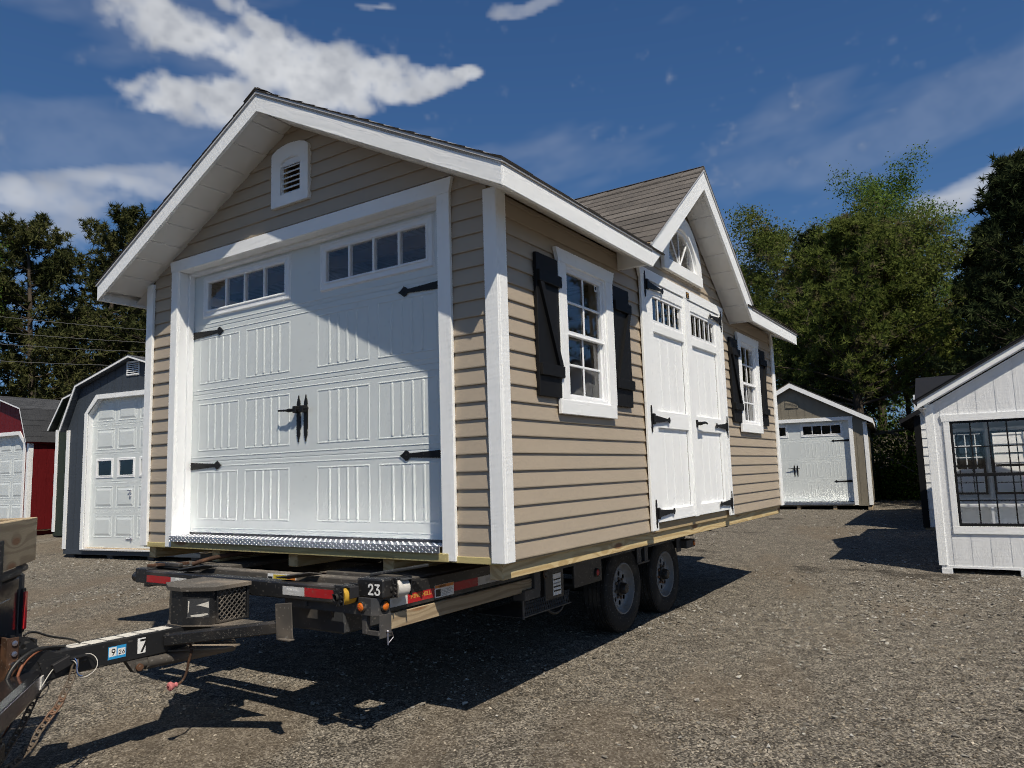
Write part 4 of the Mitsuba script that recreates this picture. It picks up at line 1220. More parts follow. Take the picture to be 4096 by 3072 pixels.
CH = part(CP, 'adjust_channel', [box(-1.90, -1.735, -1.742, -1.730, -.55, -.222, .002), box(-1.742, -1.734, -1.735, -1.69, -.55, -.222, .002)], 'rust')
part(CP, 'bolt', [xf(lathe([(.0001, .012), (.013, .010), (.015, 0)], (0, 0, 0), (0, 0, 1), 10), frame((-1.735, -1.712, z), (0, 1, 0), (0, 0, 1), (1, 0, 0))) for z in (-.248, -.298, -.348)], 'steel_bright', smooth=40)
part(CP, 'bolt', [xf(lathe([(.0001, .02), (.018, .018), (.022, .006), (.030, .004), (.030, 0)], (0, 0, 0), (0, 0, 1), 14), frame((-1.743, -1.665, -.474 - q * .052), (0, 1, 0), (0, 0, 1), (1, 0, 0))) for q in (0, 1)], 'steel_bright', smooth=40)
part(CP, 'ball_socket', [box(-1.87, -1.79, -1.95, -1.735, -.555, -.515, .01), lathe([(.05, -.05), (.055, 0), (.04, .04), (.0001, .05)], (-1.82, -1.97, -.56), (0, 0, 1), 16)], 'trailer_black', smooth=35)
part(CP, 'breakaway_box', xf(box(-.045, .045, -.016, .016, -.024, .024, .003), frame((-1.728, -1.49, -.395), unit((0, .86, .32)), unit((-1, 0, 0)), unit((0, -.32, .86)))), 'strap_black')
part(CP, 'chain_tab', [box(-1.75, -1.732, -1.46, -1.36, -.408, -.372, .003), box(-1.75, -1.70, -1.46, -1.36, -.376, -.371, .001)], 'trailer_black')
part(CP, 'shackle', [tube(curve([(-1.735, -1.425, -.395), (-1.715, -1.424, -.378), (-1.705, -1.424, -.40), (-1.712, -1.426, -.425)], 12), .006, 7), cyl((-1.735, -1.44, -.39), (-1.735, -1.39, -.38), .005, 8)], 'chain_steel', smooth=40)
def chain(path, pitch, rod, half):
    s = np.concatenate([[0], np.cumsum(np.linalg.norm(np.diff(path, axis=0), axis=1))])
    for q in range(int(s[-1] / pitch)):
        c = np.array([np.interp(q * pitch + pitch / 2, s, path[:, a]) for a in range(3)])
        c2 = np.array([np.interp(q * pitch + pitch / 2 + .005, s, path[:, a]) for a in range(3)])
        d = unit(c2 - c)
        e = unit(np.cross(d, (.9, .4, .2)))
        e = unit(e * .8 + np.cross(d, e) * (.6 if q % 2 else -.6)) if q % 2 else unit(np.cross(d, e) * .8 + e * .45)
        tt = np.linspace(0, 2 * np.pi, 15)[:-1]
        part(CP, 'chain_link', tube([c + d * (half * .55 * np.sign(math.cos(t)) * (abs(math.cos(t)) > .2) + half * .62 * math.cos(t)) + e * half * .62 * math.sin(t) for t in tt], rod, 6, closed=True), 'chain_steel', smooth=50)
chain(curve([(-1.71, -1.432, -.408), (-1.707, -1.445, -.45), (-1.70, -1.465, -.495), (-1.695, -1.49, -.535), (-1.69, -1.515, -.58), (-1.68, -1.55, -.612), (-1.67, -1.585, -.645), (-1.65, -1.622, -.672), (-1.62, -1.658, -.705), (-1.58, -1.705, -.724), (-1.54, -1.758, -.742), (-1.48, -1.84, -.745), (-1.38, -1.93, -.70)], 200), .034, .0055, .020)
chain(curve([(-1.86, -1.50, -.47), (-1.84, -1.57, -.58), (-1.80, -1.65, -.695), (-1.76, -1.703, -.735), (-1.70, -1.762, -.769), (-1.6, -1.85, -.75)], 120), .034, .0052, .020)
def hose(pts, r, mat, name='hose'):
    part(CP, name, tube(curve(pts, 40), r, 8), mat, smooth=50)
hose([(-1.80, -1.468, -.320), (-1.76, -1.533, -.312), (-1.73, -1.606, -.298), (-1.71, -1.667, -.313), (-1.70, -1.712, -.339), (-1.69, -1.748, -.384), (-1.68, -1.766, -.436), (-1.66, -1.78, -.522), (-1.62, -1.817, -.569), (-1.5, -1.9, -.58)], .0105, 'hose_black')
hose([(-1.81, -1.44, -.324), (-1.77, -1.50, -.312), (-1.735, -1.58, -.300), (-1.715, -1.645, -.310), (-1.70, -1.69, -.34)], .0075, 'hose_black')
hose([(-1.80, -1.468, -.328), (-1.77, -1.529, -.307), (-1.72, -1.627, -.315), (-1.71, -1.669, -.342), (-1.70, -1.699, -.386), (-1.695, -1.713, -.444), (-1.69, -1.717, -.471)], .0072, 'hose_orange')
hose([(-1.69, -1.717, -.471), (-1.688, -1.717, -.50), (-1.686, -1.7165, -.52)], .0085, 'hose_black', 'cable_joint')
hose([(-1.685, -1.716, -.52), (-1.678, -1.722, -.56), (-1.67, -1.733, -.589), (-1.65, -1.769, -.64), (-1.62, -1.809, -.671), (-1.5, -1.92, -.69)], .0070, 'hose_orange')
hose([(-1.72, -1.689, -.431), (-1.69, -1.701, -.475), (-1.68, -1.709, -.544), (-1.66, -1.737, -.605), (-1.64, -1.773, -.644), (-1.6, -1.82, -.661), (-1.5, -1.9, -.66)], .0058, 'trailer_grey', 'cable')
hose([(-1.82, -1.36, -.325), (-1.80, -1.44, -.285), (-1.78, -1.55, -.245), (-1.765, -1.63, -.215), (-1.76, -1.66, -.225)], .0055, 'hose_black', 'cable')
hose([(-1.74, -1.56, -.47), (-1.735, -1.57, -.53), (-1.735, -1.585, -.535), (-1.738, -1.585, -.49)], .003, 'hose_black', 'cable')
hose([(-1.73, -1.465, -.385), (-1.70, -1.44, -.39), (-1.70, -1.425, -.44), (-1.705, -1.41, -.475), (-1.70, -1.36, -.47), (-1.70, -1.325, -.43), (-1.72, -1.33, -.39), (-1.735, -1.37, -.37)], .0022, 'wire_white', 'wire')
hose([(-1.73, -1.46, -.380), (-1.695, -1.435, -.385), (-1.695, -1.43, -.44), (-1.70, -1.40, -.47)], .0022, 'wire_blue', 'wire')
hose([(-1.728, -1.53, -.41), (-1.71, -1.575, -.455), (-1.69, -1.62, -.50), (-1.66, -1.69, -.53), (-1.6, -1.8, -.56)], .0022, 'wire_white', 'wire')
# running gear
WZ, WR = -.562, .385
def wheel(xo, yc, s):
    """xo: outer face; s: +1 outer face looks to +x."""
    d = (s, 0, 0)
    o = (xo - s * .12, yc, WZ)
    tr = [(.225, -.115), (.25, -.122), (.32, -.124), (.362, -.112), (.381, -.095)]
    for q in range(5):                                # tread ribs
        a = -.085 + q * .040
        tr += [(.385, a - .004), (.385, a + .026), (.376, a + .029), (.376, a + .034)]
    tr += [(.381, .100), (.360, .114), (.335, .122), (.322, .120), (.30, .126), (.27, .124), (.25, .120), (.228, .108)]
    wn = part(TR, 'wheel', lathe(tr, o, d, 56), 'rubber', smooth=28)
    hubr = [(.226, .100), (.224, .112), (.214, .113), (.208, .095), (.200, .070), (.188, .055), (.170, .045), (.155, .06)]
    rim = part(wn, 'rim', lathe(hubr, o, d, 48), 'rim_grey', smooth=35)
    disc = Polygon([(.158 * math.cos(t), .158 * math.sin(t)) for t in np.linspace(0, 2 * np.pi, 49)[:-1]], [[(.128 * math.cos(c) + .024 * math.cos(t), .128 * math.sin(c) + .024 * math.sin(t)) for t in np.linspace(0, 2 * np.pi, 11)[:-1]] for c in np.linspace(0, 2 * np.pi, 9)[:-1]])
    Fm = frame(o, (0, s, 0), (0, 0, 1), (s, 0, 0))
    part(wn, 'disc', xf(ext(disc, 'z', .056, .064), Fm), 'rim_grey', smooth=35)
    part(wn, 'brake_drum', lathe([(.0001, .015), (.150, .015), (.158, .005), (.158, -.10)], o, d, 28), 'trailer_black', smooth=35)
    part(wn, 'hub', lathe([(.075, .060), (.070, .085), (.052, .09), (.050, .125), (.040, .140), (.0001, .142)], o, d, 24), 'trailer_black', smooth=35)
    for c in np.linspace(0, 2 * np.pi, 9)[:-1] + .2:
        part(wn, 'lug_nut', xf(lathe([(.013, .060), (.012, .082), (.0001, .085)], (.088 * math.cos(c), .088 * math.sin(c), 0), (0, 0, 1), 8), Fm), 'chain_steel')
    return wn
for yc in (2.79, 3.775):
    wheel(-.605, yc, 1)
    wheel(CX * 2 + .605, yc, -1)
    part(TR, 'axle', cyl((-2.85, yc, WZ), (-.79, yc, WZ), .055, 16), 'trailer_black', smooth=40)
part(TR, 'fender_bracket', [box(-.86, -.585, 3.22, 3.30, -.38, -.14, .004), box(-.72, -.58, 3.06, 3.32, -.385, -.365, .004), box(-.60, -.585, 3.05, 3.14, -.37, -.16, .003)], 'trailer_grey')
part(TR, 'fender', [box(-.86, -.59, 2.30, 4.40, -.168, -.150, .004)], 'trailer_black')
part(TR, 'fender_skirt', [box(-.62, -.60, 1.85, 2.34, -.43, -.24, .004)], 'trailer_black')
RL = round_lamp(TR, (-.600, 2.24, -.352), (1, 0, 0), .026, 'lens_red', True)
RB = part(TR, 'rear_lamp_box', [box(-.80, -.52, 4.17, 4.42, -.345, -.262, .006), box(-.60, -.585, 4.06, 4.17, -.375, -.21, .004)], 'trailer_grey')
part(RB, 'lens', xf(lathe([(.026, 0), (.024, .01), (.0001, .014)], (0, 0, 0), (0, 0, 1), 16), frame((-.521, 4.385, -.305), (0, 1, 0), (0, 0, 1), (1, 0, 0))), 'lens_amber', smooth=40)
# boxes slung under the rail
BX = part(TR, 'battery_box', [box(-.80, -.575, 1.36, 1.64, -.455, -.205, .006)], 'trailer_black')
LB = decal(BX, 'label', (-.5748, 1.475, -.428), (0, 1, 0), (0, 0, 1), .118, .158, 'print_white', .001)
for z in (-.372, -.402, -.318):
    decal(LB, 'label_band', (-.5737, 1.48, z), (0, 1, 0), (0, 0, 1), .108, .012, 'print_black', .0006)
for z in (-.345,):
    decal(LB, 'label_band', (-.5737, 1.48, z), (0, 1, 0), (0, 0, 1), .108, .010, 'print_grey', .0006)
part(TR, 'hanger_post', [box(-.66, -.575, 1.215, 1.30, -.37, -.20, .004), box(-.68, -.575, 1.08, 1.29, -.41, -.335, .004)], 'trailer_grey')
part(TR, 'c_clip', tube([(-.57, 1.36 + .022 * math.cos(t), -.252 + .03 * math.sin(t)) for t in np.linspace(.6, 5.6, 14)], .006, 6), 'chain_steel', smooth=40)
bars = []
for q in range(24):
    for s in (1, -1):
        y0 = 1.06 + q * .027
        bars.append(tube([(-.58, y0, -.415 if s > 0 else -.515), (-.58, y0 + .045, -.515 if s > 0 else -.415)], .003, 4))
part(TR, 'mesh_tray', bars + [box(-.585, -.575, 1.05, 1.75, -.522, -.512, .001), box(-.585, -.575, 1.05, 1.07, -.53, -.40, .001), box(-1.0, -.58, 1.06, 1.75, -.522, -.518, 0)], 'trailer_grey')
part(TR, 'air_hose', tube(curve([(-.62, 1.42, -.50), (-.60, 1.5, -.56), (-.60, 1.62, -.55), (-.62, 1.72, -.46)], 20), .012, 8), 'hose_black', smooth=50)
part(TR, 'under_tank', [box(-1.5, -1.0, -.25, .25, -.42, -.26, .01)], 'trailer_grey')

# ------------------------------------------------------------------ pickup truck in front of the trailer
TK = thing('pickup_truck', 'black pickup truck with wooden side boards hitched to the trailer', 'truck')
hx_, hy_ = -.6, -.8            # the way it points
CUR = np.array([[.8, -.6, 0, -2.16], [-.6, -.8, 0, -1.515], [0, 0, 1, 0], [0, 0, 0, 1.0]])     # x: left along the tail, y: forward
CUR[:3, 0] = (.8, -.6, 0); CUR[:3, 1] = (-.6, -.8, 0)
part(TK, 'bed', [box(.0, .05, .03, 2.3, -.48, .06, .015), box(1.93, 1.98, .03, 2.3, -.48, .06, .015), box(.05, 1.93, .03, 2.3, -.36, -.32, .005)], 'truck_paint')
part(TK, 'tailgate', [box(.075, 1.905, -.015, .03, -.40, .035, .012), box(.25, 1.73, -.022, -.014, -.30, -.06, .006)], 'truck_paint')
part(TK, 'bed_rail', [box(-.03, .09, -.03, 2.3, .05, .088, .012), box(1.90, 2.01, -.03, 2.3, .05, .088, .012), box(.09, 1.90, -.03, .06, .038, .078, .012)], 'dust_plate')
for x0, x1, s in ((-.012, .072, -1), (1.908, 1.992, 1)):
    pst = part(TK, 'corner_post', box(x0, x1, -.022, .12, -.40, .05, .02), 'trailer_grey')
    xm = (x0 + x1) / 2
    h = [(xm - .026, -.27), (xm + .026, -.27), (xm + .030, -.23), (xm + .030, -.08), (xm + .026, -.04), (xm - .026, -.04), (xm - .030, -.08), (xm - .030, -.23)]
    part(pst, 'tail_light_housing', ext(h, 'y', -.030, -.015), 'strap_black')
    hh = Polygon([(xm - .014, -.245), (xm + .014, -.245), (xm + .014, -.065), (xm - .014, -.065)]).buffer(.008)
    part(pst, 'tail_light', ext(hh, 'y', -.040, -.028), 'lens_red')
for z0, z1 in ((.098, .335),):
    for (a, b, c, d, g) in ((-.10, 2.06, -.045, -.005, 'x'), (-.06, -.02, .0, 2.3, 'y'), (1.98, 2.02, .0, 2.3, 'y'), (-.02, 1.98, 2.24, 2.28, 'x')):
        part(TK, 'side_board', box(a, b, c, d, z0, z1, .004), 'pine_worn', g)
part(TK, 'board_bracket', box(.52, .60, -.052, -.045, .02, .25, .004), 'strap_black')
BM = part(TK, 'bumper', [box(-.02, 2.0, -.20, -.06, -.535, -.40, .02)], 'truck_paint')
STP = part(BM, 'step_plate', box(.05, 1.93, -.206, -.20, -.50, -.425, .002), 'chrome')
part(BM, 'letter_plate', box(.08, .42, -.212, -.206, -.49, -.43, .001), 'wire_white')
text_on(BM, 'lettering', 'ERSON', .032, (.36, -.2125, -.477), (-1, 0, 0), (0, 0, 1), 'print_black', .001)
part(TK, 'hitch_bar', [box(.93, 1.03, -.20, .3, -.64, -.57, .006), xf((bv * .03, bf), frame((.98, -.17, -.54), (1, 0, 0), (0, 1, 0), (0, 0, 1)))], 'trailer_black')
part(TK, 'chassis', [box(.45, .55, .0, 5.2, -.62, -.50, .005), box(1.43, 1.53, .0, 5.2, -.62, -.50, .005)], 'trailer_black')
cab = [(2.34, -.45), (5.3, -.45), (5.3, .02), (4.15, .10), (3.75, .62), (2.45, .62), (2.34, .1)]
part(TK, 'cab', ext(cab, 'x', .02, 1.96), 'truck_paint')
part(TK, 'cab_window', [box(.016, .02, 2.6, 3.7, .12, .5, .001), box(1.96, 1.964, 2.6, 3.7, .12, .5, .001), box(.25, 1.73, 2.335, 2.345, .15, .5, .001)], 'truck_paint')
for yc in (1.25, 4.55):
    for x, s in ((.0, -1), (1.98, 1)):
        wk = part(TK, 'wheel', lathe([(.2, -.2), (.34, -.21), (.385, -.17), (.385, -.03), (.34, .01), (.24, .0), (.2, -.03), (.12, -.05), (.0001, -.03)], (x + s * .02, yc, -.585), (s, 0, 0), 36), 'rubber', smooth=35)
place()

# ------------------------------------------------------------------ the other sheds of the yard
def grooved(axis, plane, out, poly, mat, parent, name, pitch=.2032, each=False, first=0.0, t=.012):
    """Grooved panel siding: boards PITCH wide with open grooves on a backing sheet."""
    p = poly if hasattr(poly, 'exterior') else Polygon(poly)
    x0, z0, x1, z1 = p.bounds
    bk = ext(p, axis, plane, plane + out * .004)
    bs = []
    x = x0 - (pitch - first) if first else x0
    while x < x1:
        st = p.intersection(sbox(max(x + .004, x0), z0 - 1, min(x + pitch - .004, x1), z1 + 1))
        for g in getattr(st, 'geoms', [st]):
            if not g.is_empty and g.area > 1e-4:
                bs.append(ext(g, axis, plane + out * .0042, plane + out * t))
        x += pitch
    if each:
        w = part(parent, name, bk, mat, 'z')
        for b_ in bs:
            part(w, 'board', b_, mat, 'z')
        return w
    w = part(parent, name, bk, mat, 'z')
    part(w, 'grooved_board', bs, mat, 'z', kind='stuff')
    return w


def slope_shingles(parent, o, d, along, length, width, mat, exposure=.14, seed=1, each=0):
    """Rows of shingles going up from o along d, running along ALONG."""
    r = np.random.default_rng(seed)
    d, al = unit(d), unit(along)
    n = np.cross(al, d)
    if n[2] < 0:
        n = -n
    ms, rows = [], int(math.ceil(length / exposure))
    for q in range(rows):
        x = 0.0
        h = min(exposure * 1.2, length - q * exposure)
        while x < width:
            w = r.uniform(.14, .34)
            x2 = min(x + w, width)
            t = r.choice([.005, .010])
            ms.append(xf((np.array([(x, 0, -.002), (x2 - .002, 0, -.002), (x2 - .002, h, -.003), (x, h, -.003), (x, 0, t), (x2 - .002, 0, t), (x2 - .002, h, .001), (x, h, .001)]), np.array([(0, 1, 2, 3), (4, 5, 6, 7), (0, 1, 5, 4), (1, 2, 6, 5), (2, 3, 7, 6), (3, 0, 4, 7)])), frame(np.asarray(o) + d * q * exposure, al, d, n)))
            x = x2
    part(parent, 'shingle', ms, mat, kind='stuff')


def runners(Sx, w, d, n, z1, mat, z0=-.17):
    for x in np.linspace(.30, w - .30, n):
        part(Sx, 'runner', ext([(-.01, z1), (.06, z0), (d, z0), (d, z1)] if False else [(.0, z1), (.05, z0), (d, z0), (d, z1)], 'x', x - .05, x + .05), mat, 'y')


# --- beige garage shed beyond the trailer
place(-.572, 17.815, -.598, .115)
B2 = thing('garage_shed', 'small beige shed with white garage door far behind the trailer', 'shed')
BW_, BL_ = 3.64, 6.0
SLb = .545
def b2z(x, base): return base + SLb * (BW_ / 2 + .15 - abs(x + BW_ / 2))
fwall = Polygon([(-BW_ + .02, 0), (-.02, 0), (-.02, b2z(-.02, 2.14)), (-BW_ / 2, b2z(-BW_ / 2, 2.14)), (-BW_ + .02, b2z(-.02, 2.14))], [[(-3.19, .05), (-.447, .05), (-.447, 2.232), (-3.19, 2.232)]])
grooved('y', .03, -1, fwall, 't111_beige', B2, 'front_wall', first=.09)
grooved('x', -.03, 1, [(.02, 0), (BL_, 0), (BL_, 2.14), (.02, 2.14)], 't111_beige', B2, 'side_wall')
grooved('x', -BW_ + .03, -1, [(.02, 0), (BL_, 0), (BL_, 2.14), (.02, 2.14)], 't111_beige', B2, 'side_wall')
part(B2, 'back_wall', ext([(-BW_ + .03, 0), (-.03, 0), (-.03, 2.2), (-BW_ / 2, 3.1), (-BW_ + .03, 2.2)], 'y', BL_ - .03, BL_), 't111_beige', 'z')
part(B2, 'floor', box(-BW_ + .03, -.03, .03, BL_, -.02, .04, 0), 'pine_worn')
for xa, xb, ya, yb in ((-.10, 0, 0, .022), (-.02, 0, .0225, .10), (-BW_, -BW_ + .10, 0, .022), (-.02, 0, BL_ - .1, BL_)):
    part(B2, 'corner_board', box(xa, xb, ya, yb, 0, 2.16), 'white_wood', 'z')
part(B2, 'door_trim', box(-.445, -.345, 0, .022, 0, 2.2325), 'white_wood', 'z')
part(B2, 'door_trim', box(-3.29, -3.19, 0, .022, 0, 2.2325), 'white_wood', 'z')
part(B2, 'door_header', ext([(-3.29, 2.2328), (-.345, 2.2328), (-.325, 2.326), (-3.31, 2.326)], 'y', -.002, .022), 'white_wood', 'x')
for x0, x1 in ((-3.21, -3.1905), (-.4465, -.427)):
    part(B2, 'jamb', box(x0, x1, .0225, .2, 0, 2.2325), 'white_smooth', 'z')
part(B2, 'jamb', box(-3.19, -.447, .0225, .2, 2.2325, 2.25), 'white_smooth', 'x')
carriage_door(B2, -3.19, -.447, .13, .112)
part(B2, 'threshold', [box(-3.19, -.447, -.02, .15, .075, .08, 0), box(-3.19, -.447, -.021, -.017, .02, .08, 0)], 'diamond_plate')
GVb = part(B2, 'gable_vent', box(-BW_ / 2 - .17, -BW_ / 2 + .17, .0, .018, 2.62, 2.82), 't111_beige')
for q in range(5):
    part(GVb, 'louver', xf(box(-.15, .15, -.012, .012, -.002, .002, 0), frame((-BW_ / 2, .0, 2.65 + q * .035), (1, 0, 0), unit((0, .75, .66)), unit((0, -.66, .75)))), 't111_beige')
RFb = part(B2, 'roof', ext([(-BW_ / 2, b2z(-BW_ / 2, 2.225)), (.16, 2.225), (.16, 2.25), (-BW_ / 2, b2z(-BW_ / 2, 2.25)), (-BW_ - .16, 2.25), (-BW_ - .16, 2.225)], 'y', -.155, BL_ + .15), 'pine_worn', 'y')
for s in (1, -1):
    e = .15 if s > 0 else -BW_ - .15
    for y0, y1 in ((-.155, -.135), (BL_ + .13, BL_ + .15)):
        part(RFb, 'rake_board', ext([(e, 2.104), (-BW_ / 2, b2z(-BW_ / 2, 2.104)), (-BW_ / 2, b2z(-BW_ / 2, 2.225)), (e, 2.225)], 'y', y0, y1), 'white_wood', (-s, 0, SLb))
    part(RFb, 'fascia', box(min(e, e - s * .02), max(e, e - s * .02), -.1345, BL_ + .1295, 2.104, 2.225), 'white_wood', 'y')
    part(RFb, 'soffit', box(min(e - s * .021, -.03 if s > 0 else -BW_ + .03), max(e - s * .021, -.03 if s > 0 else -BW_ + .03), -.134, BL_ + .129, 2.108, 2.114, 0), 't111_beige')
    dd = (-s, 0, SLb)
    slope_shingles(RFb, (e + s * .02, -.165, 2.252 - .01), dd, (0, 1, 0), (BW_ / 2 + .17) * math.sqrt(1 + SLb ** 2), BL_ + .33, 'shingle_charcoal', seed=30 + s)
for x in (-.09, -.925, -1.83, -2.73, -3.55):
    part(B2, 'runner', box(x - .045, x + .045, .03, BL_, -.125, -.021), 'pine_worn', 'y')
part(B2, 'rim_joist', box(-BW_ + .02, -.02, .014, .03, -.02, .06, .002), 't111_beige', 'x')

# --- white studio shed at the right edge
place(1.549, 7.38, -.805, .036)
WS = thing('white_shed', 'white board sided shed with large black grilled window at the right edge', 'shed')
Wd_, Ld_, SLw = 3.66, 4.4, .565
wx, wy0, wy1 = .262, .484, 1.785         # window opening: left, sill, head
wx2 = Wd_ - .262
fw = Polygon([(.02, 0), (Wd_ - .02, 0), (Wd_ - .02, 1.99), (Wd_ / 2, 1.99 + SLw * (Wd_ / 2 - .02)), (.02, 1.99)], [[(wx, wy0), (wx2, wy0), (wx2, wy1), (wx, wy1)]])
grooved('y', .026, -1, fw, 't111_white', WS, 'front_wall', each=True, first=.146)
lw = Polygon([(.02, 0), (Ld_, 0), (Ld_, 1.95), (.02, 1.95)], [[(.42, .78), (1.2, .78), (1.2, 1.62), (.42, 1.62)]])
grooved('x', .026, -1, lw, 't111_white', WS, 'left_wall')
part(WS, 'right_wall', ext(Polygon([(.03, 0), (Ld_, 0), (Ld_, 1.95), (.03, 1.95)], [[(.35, .5), (1.6, .5), (1.6, 1.85), (.35, 1.85)], [(1.8, .05), (4.1, .05), (4.1, 1.88), (1.8, 1.88)]]), 'x', Wd_ - .06, Wd_ - .03), 't111_white', 'z')  # unseen side: large openings added to let sun brighten the interior
BKW = ((.10, .68), (.78, 1.92), (2.1, 3.3))
bwp = Polygon([(.03, 0), (Wd_ - .03, 0), (Wd_ - .03, 1.99), (Wd_ / 2, 3.0), (.03, 1.99)], [[(a, .70), (b_, .70), (b_, 1.78), (a, 1.78)] for a, b_ in BKW])
part(WS, 'back_wall', ext(bwp, 'y', Ld_ - .04, Ld_), 't111_white', 'z')
part(WS, 'floor', box(.03, Wd_ - .03, .03, Ld_, -.03, .05, 0), 'white_smooth')
for x in (.705, 1.98, 2.04, 3.34):
    part(WS, 'stud', box(x, x + .04, Ld_ - .13, Ld_ - .041, .05, 1.95), 'white_smooth', 'z')
for z in (.05, .60, 1.80):
    part(WS, 'wall_plate', box(.06, Wd_ - .06, Ld_ - .135, Ld_ - .041, z, z + .05), 'white_smooth', 'x')
for (a, b_) in BKW:      # black framed windows of the far wall
    bwn = part(WS, 'back_window', ext(Polygon([(a, .70), (b_, .70), (b_, 1.78), (a, 1.78)], [[(a + .035, .735), (b_ - .035, .735), (b_ - .035, 1.745), (a + .035, 1.745)]]), 'y', Ld_ - .06, Ld_ + .01), 'shutter_black')
    part(bwn, 'meeting_rail', box(a + .05, b_ - .05, Ld_ - .05, Ld_, 1.17, 1.21), 'shutter_black')
    for q in (1, 2):
        x = lerp(a, b_, q / 3)
        part(bwn, 'muntin', box(x - .008, x + .008, Ld_ - .03, Ld_ - .018, .735, 1.745), 'shutter_black')
    for z in (.9, 1.40):
        part(bwn, 'muntin', box(a + .05, b_ - .05, Ld_ - .029, Ld_ - .019, z - .007, z + .007), 'shutter_black')
part(WS, 'shelf_unit', [box(.12, 2.9, .38, .75, .70, .735, .004), box(.12, 2.9, .72, .75, .05, .70)] + [box(x, x + .03, .38, .72, .05, .70) for x in (.12, .62, 1.12, 1.62, 2.12, 2.87)] + [box(.12, 2.9, .38, .72, .05, .09)], 'white_smooth', 'x')
for xa, xb, ya, yb in ((0, .095, -.004, .018), (0, .018, .0185, .10), (Wd_ - .095, Wd_, -.004, .018), (0, .018, Ld_ - .1, Ld_)):
    part(WS, 'corner_board', box(xa, xb, ya, yb, 0, 2.02), 'white_wood', 'z')
part(WS, 'window_trim', box(wx - .07, wx - .0005, -.004, .018, .484, 1.7885), 'white_wood', 'z')
part(WS, 'window_trim', box(wx2 + .0005, wx2 + .07, -.004, .018, .484, 1.7885), 'white_wood', 'z')
part(WS, 'window_trim', box(wx - .072, wx2 + .072, -.006, .018, .391, .4835), 'white_wood', 'x')
part(WS, 'window_trim', ext([(wx - .082, 1.789), (wx2 + .082, 1.789), (wx2 + .098, 1.872), (wx - .098, 1.872)], 'y', -.008, .018), 'white_wood', 'x')
FWn = part(WS, 'front_window', ext(Polygon([(wx, wy0), (wx2, wy0), (wx2, wy1), (wx, wy1)], [[(wx + .03, wy0 + .035), (wx2 - .03, wy0 + .035), (wx2 - .03, wy1 - .025), (wx + .03, wy1 - .025)]]), 'y', .006, .05), 'shutter_black')
zm = 1.115
part(FWn, 'meeting_rail', box(wx + .03, wx2 - .03, .008, .035, zm - .02, zm + .02), 'shutter_black')
for q in range(1, 18):
    x = wx + .03 + q * .190
    if x < wx2 - .05:
        part(FWn, 'grille_bar', box(x - .008, x + .008, .016, .026, zm + .021, wy1 - .026, .002), 'shutter_black')
        part(FWn, 'grille_bar', box(x - .008 + .012, x + .008 + .012, .022, .032, wy0 + .036, zm - .021, .002), 'shutter_black')
for z in (1.46, .80):
    part(FWn, 'grille_bar', box(wx + .031, wx2 - .031, .0165, .0255, z - .007, z + .007, .002), 'shutter_black')
for a, b_ in ((wy0 + .02, zm), (zm, wy1 - .015)):
    part(FWn, 'pane', (np.array([(wx + .02, .028, a), (wx2 - .02, .028, a), (wx2 - .02, .028, b_), (wx + .02, .028, b_)]), np.array([(0, 1, 2, 3)])), 'glass')
decal(FWn, 'sticker', (wx + .88, .015, wy1 - .085), (1, 0, 0), (0, 0, 1), .06, .035, 'print_white', .001)
decal(FWn, 'sticker_mark', (wx + .89, .0138, wy1 - .075), (1, 0, 0), (0, 0, 1), .02, .018, 'print_black', .0005)
SWn = part(WS, 'side_window', ext(Polygon([(.42, .78), (1.2, .78), (1.2, 1.62), (.42, 1.62)], [[(.47, .83), (1.15, .83), (1.15, 1.57), (.47, 1.57)]]), 'x', .008, .05), 'white_vinyl')
for q in (1, 2, 3):
    part(SWn, 'muntin', box(.016, .03, .47 + q * .17 - .012, .47 + q * .17 + .012, .83, 1.57), 'white_vinyl')
part(SWn, 'pane', (np.array([(.028, .46, .82), (.028, 1.16, .82), (.028, 1.16, 1.58), (.028, .46, 1.58)]), np.array([(0, 1, 2, 3)])), 'glass')
zf = 1.967
RFw = part(WS, 'roof', ext([(-.10, zf + .07), (Wd_ / 2, zf + .07 + SLw * (Wd_ / 2 + .1)), (Wd_ + .10, zf + .07), (Wd_ + .10, zf + .10), (Wd_ / 2, zf + .105 + SLw * (Wd_ / 2 + .1)), (-.10, zf + .10)], 'y', -.13, Ld_ + .1), 'shingle_black')
for s, e in ((1, -.07), (-1, Wd_ + .07)):
    part(RFw, 'rake_board', ext([(e, zf), (Wd_ / 2, zf + SLw * (Wd_ / 2 + .07)), (Wd_ / 2, zf + .085 + SLw * (Wd_ / 2 + .07)), (e, zf + .085)], 'y', -.107, -.085), 'white_wood', (s, 0, SLw))
    part(RFw, 'fascia', box(min(e, e + s * .02), max(e, e + s * .02), -.0845, Ld_ + .09, zf - .0, zf + .085), 'white_wood', 'y')
    part(RFw, 'soffit', box(min(e + s * .02, .03 if s > 0 else Wd_ - .03), max(e + s * .02, .03 if s > 0 else Wd_ - .03), -.084, Ld_ + .09, zf + .002, zf + .008, 0), 'white_smooth')
    slope_shingles(RFw, (e - s * .05, -.14, zf + .095), (s, 0, SLw), (0, 1, 0), (Wd_ / 2 + .12) * math.sqrt(1 + SLw ** 2), Ld_ + .26, 'shingle_black', seed=40 + s)
part(RFw, 'rake_soffit', ext([(.0, zf + .03), (Wd_ / 2, zf + .03 + SLw * (Wd_ / 2)), (Wd_, zf + .03), (Wd_, zf + .04), (Wd_ / 2, zf + .04 + SLw * (Wd_ / 2)), (0, zf + .04)], 'y', -.084, .03), 'white_smooth')
part(RFw, 'roof_dormer', ext([(1.2, zf + .15), (2.2, zf + .62), (3.2, zf + .15)], 'x', -.16, 1.6), 'shingle_black')
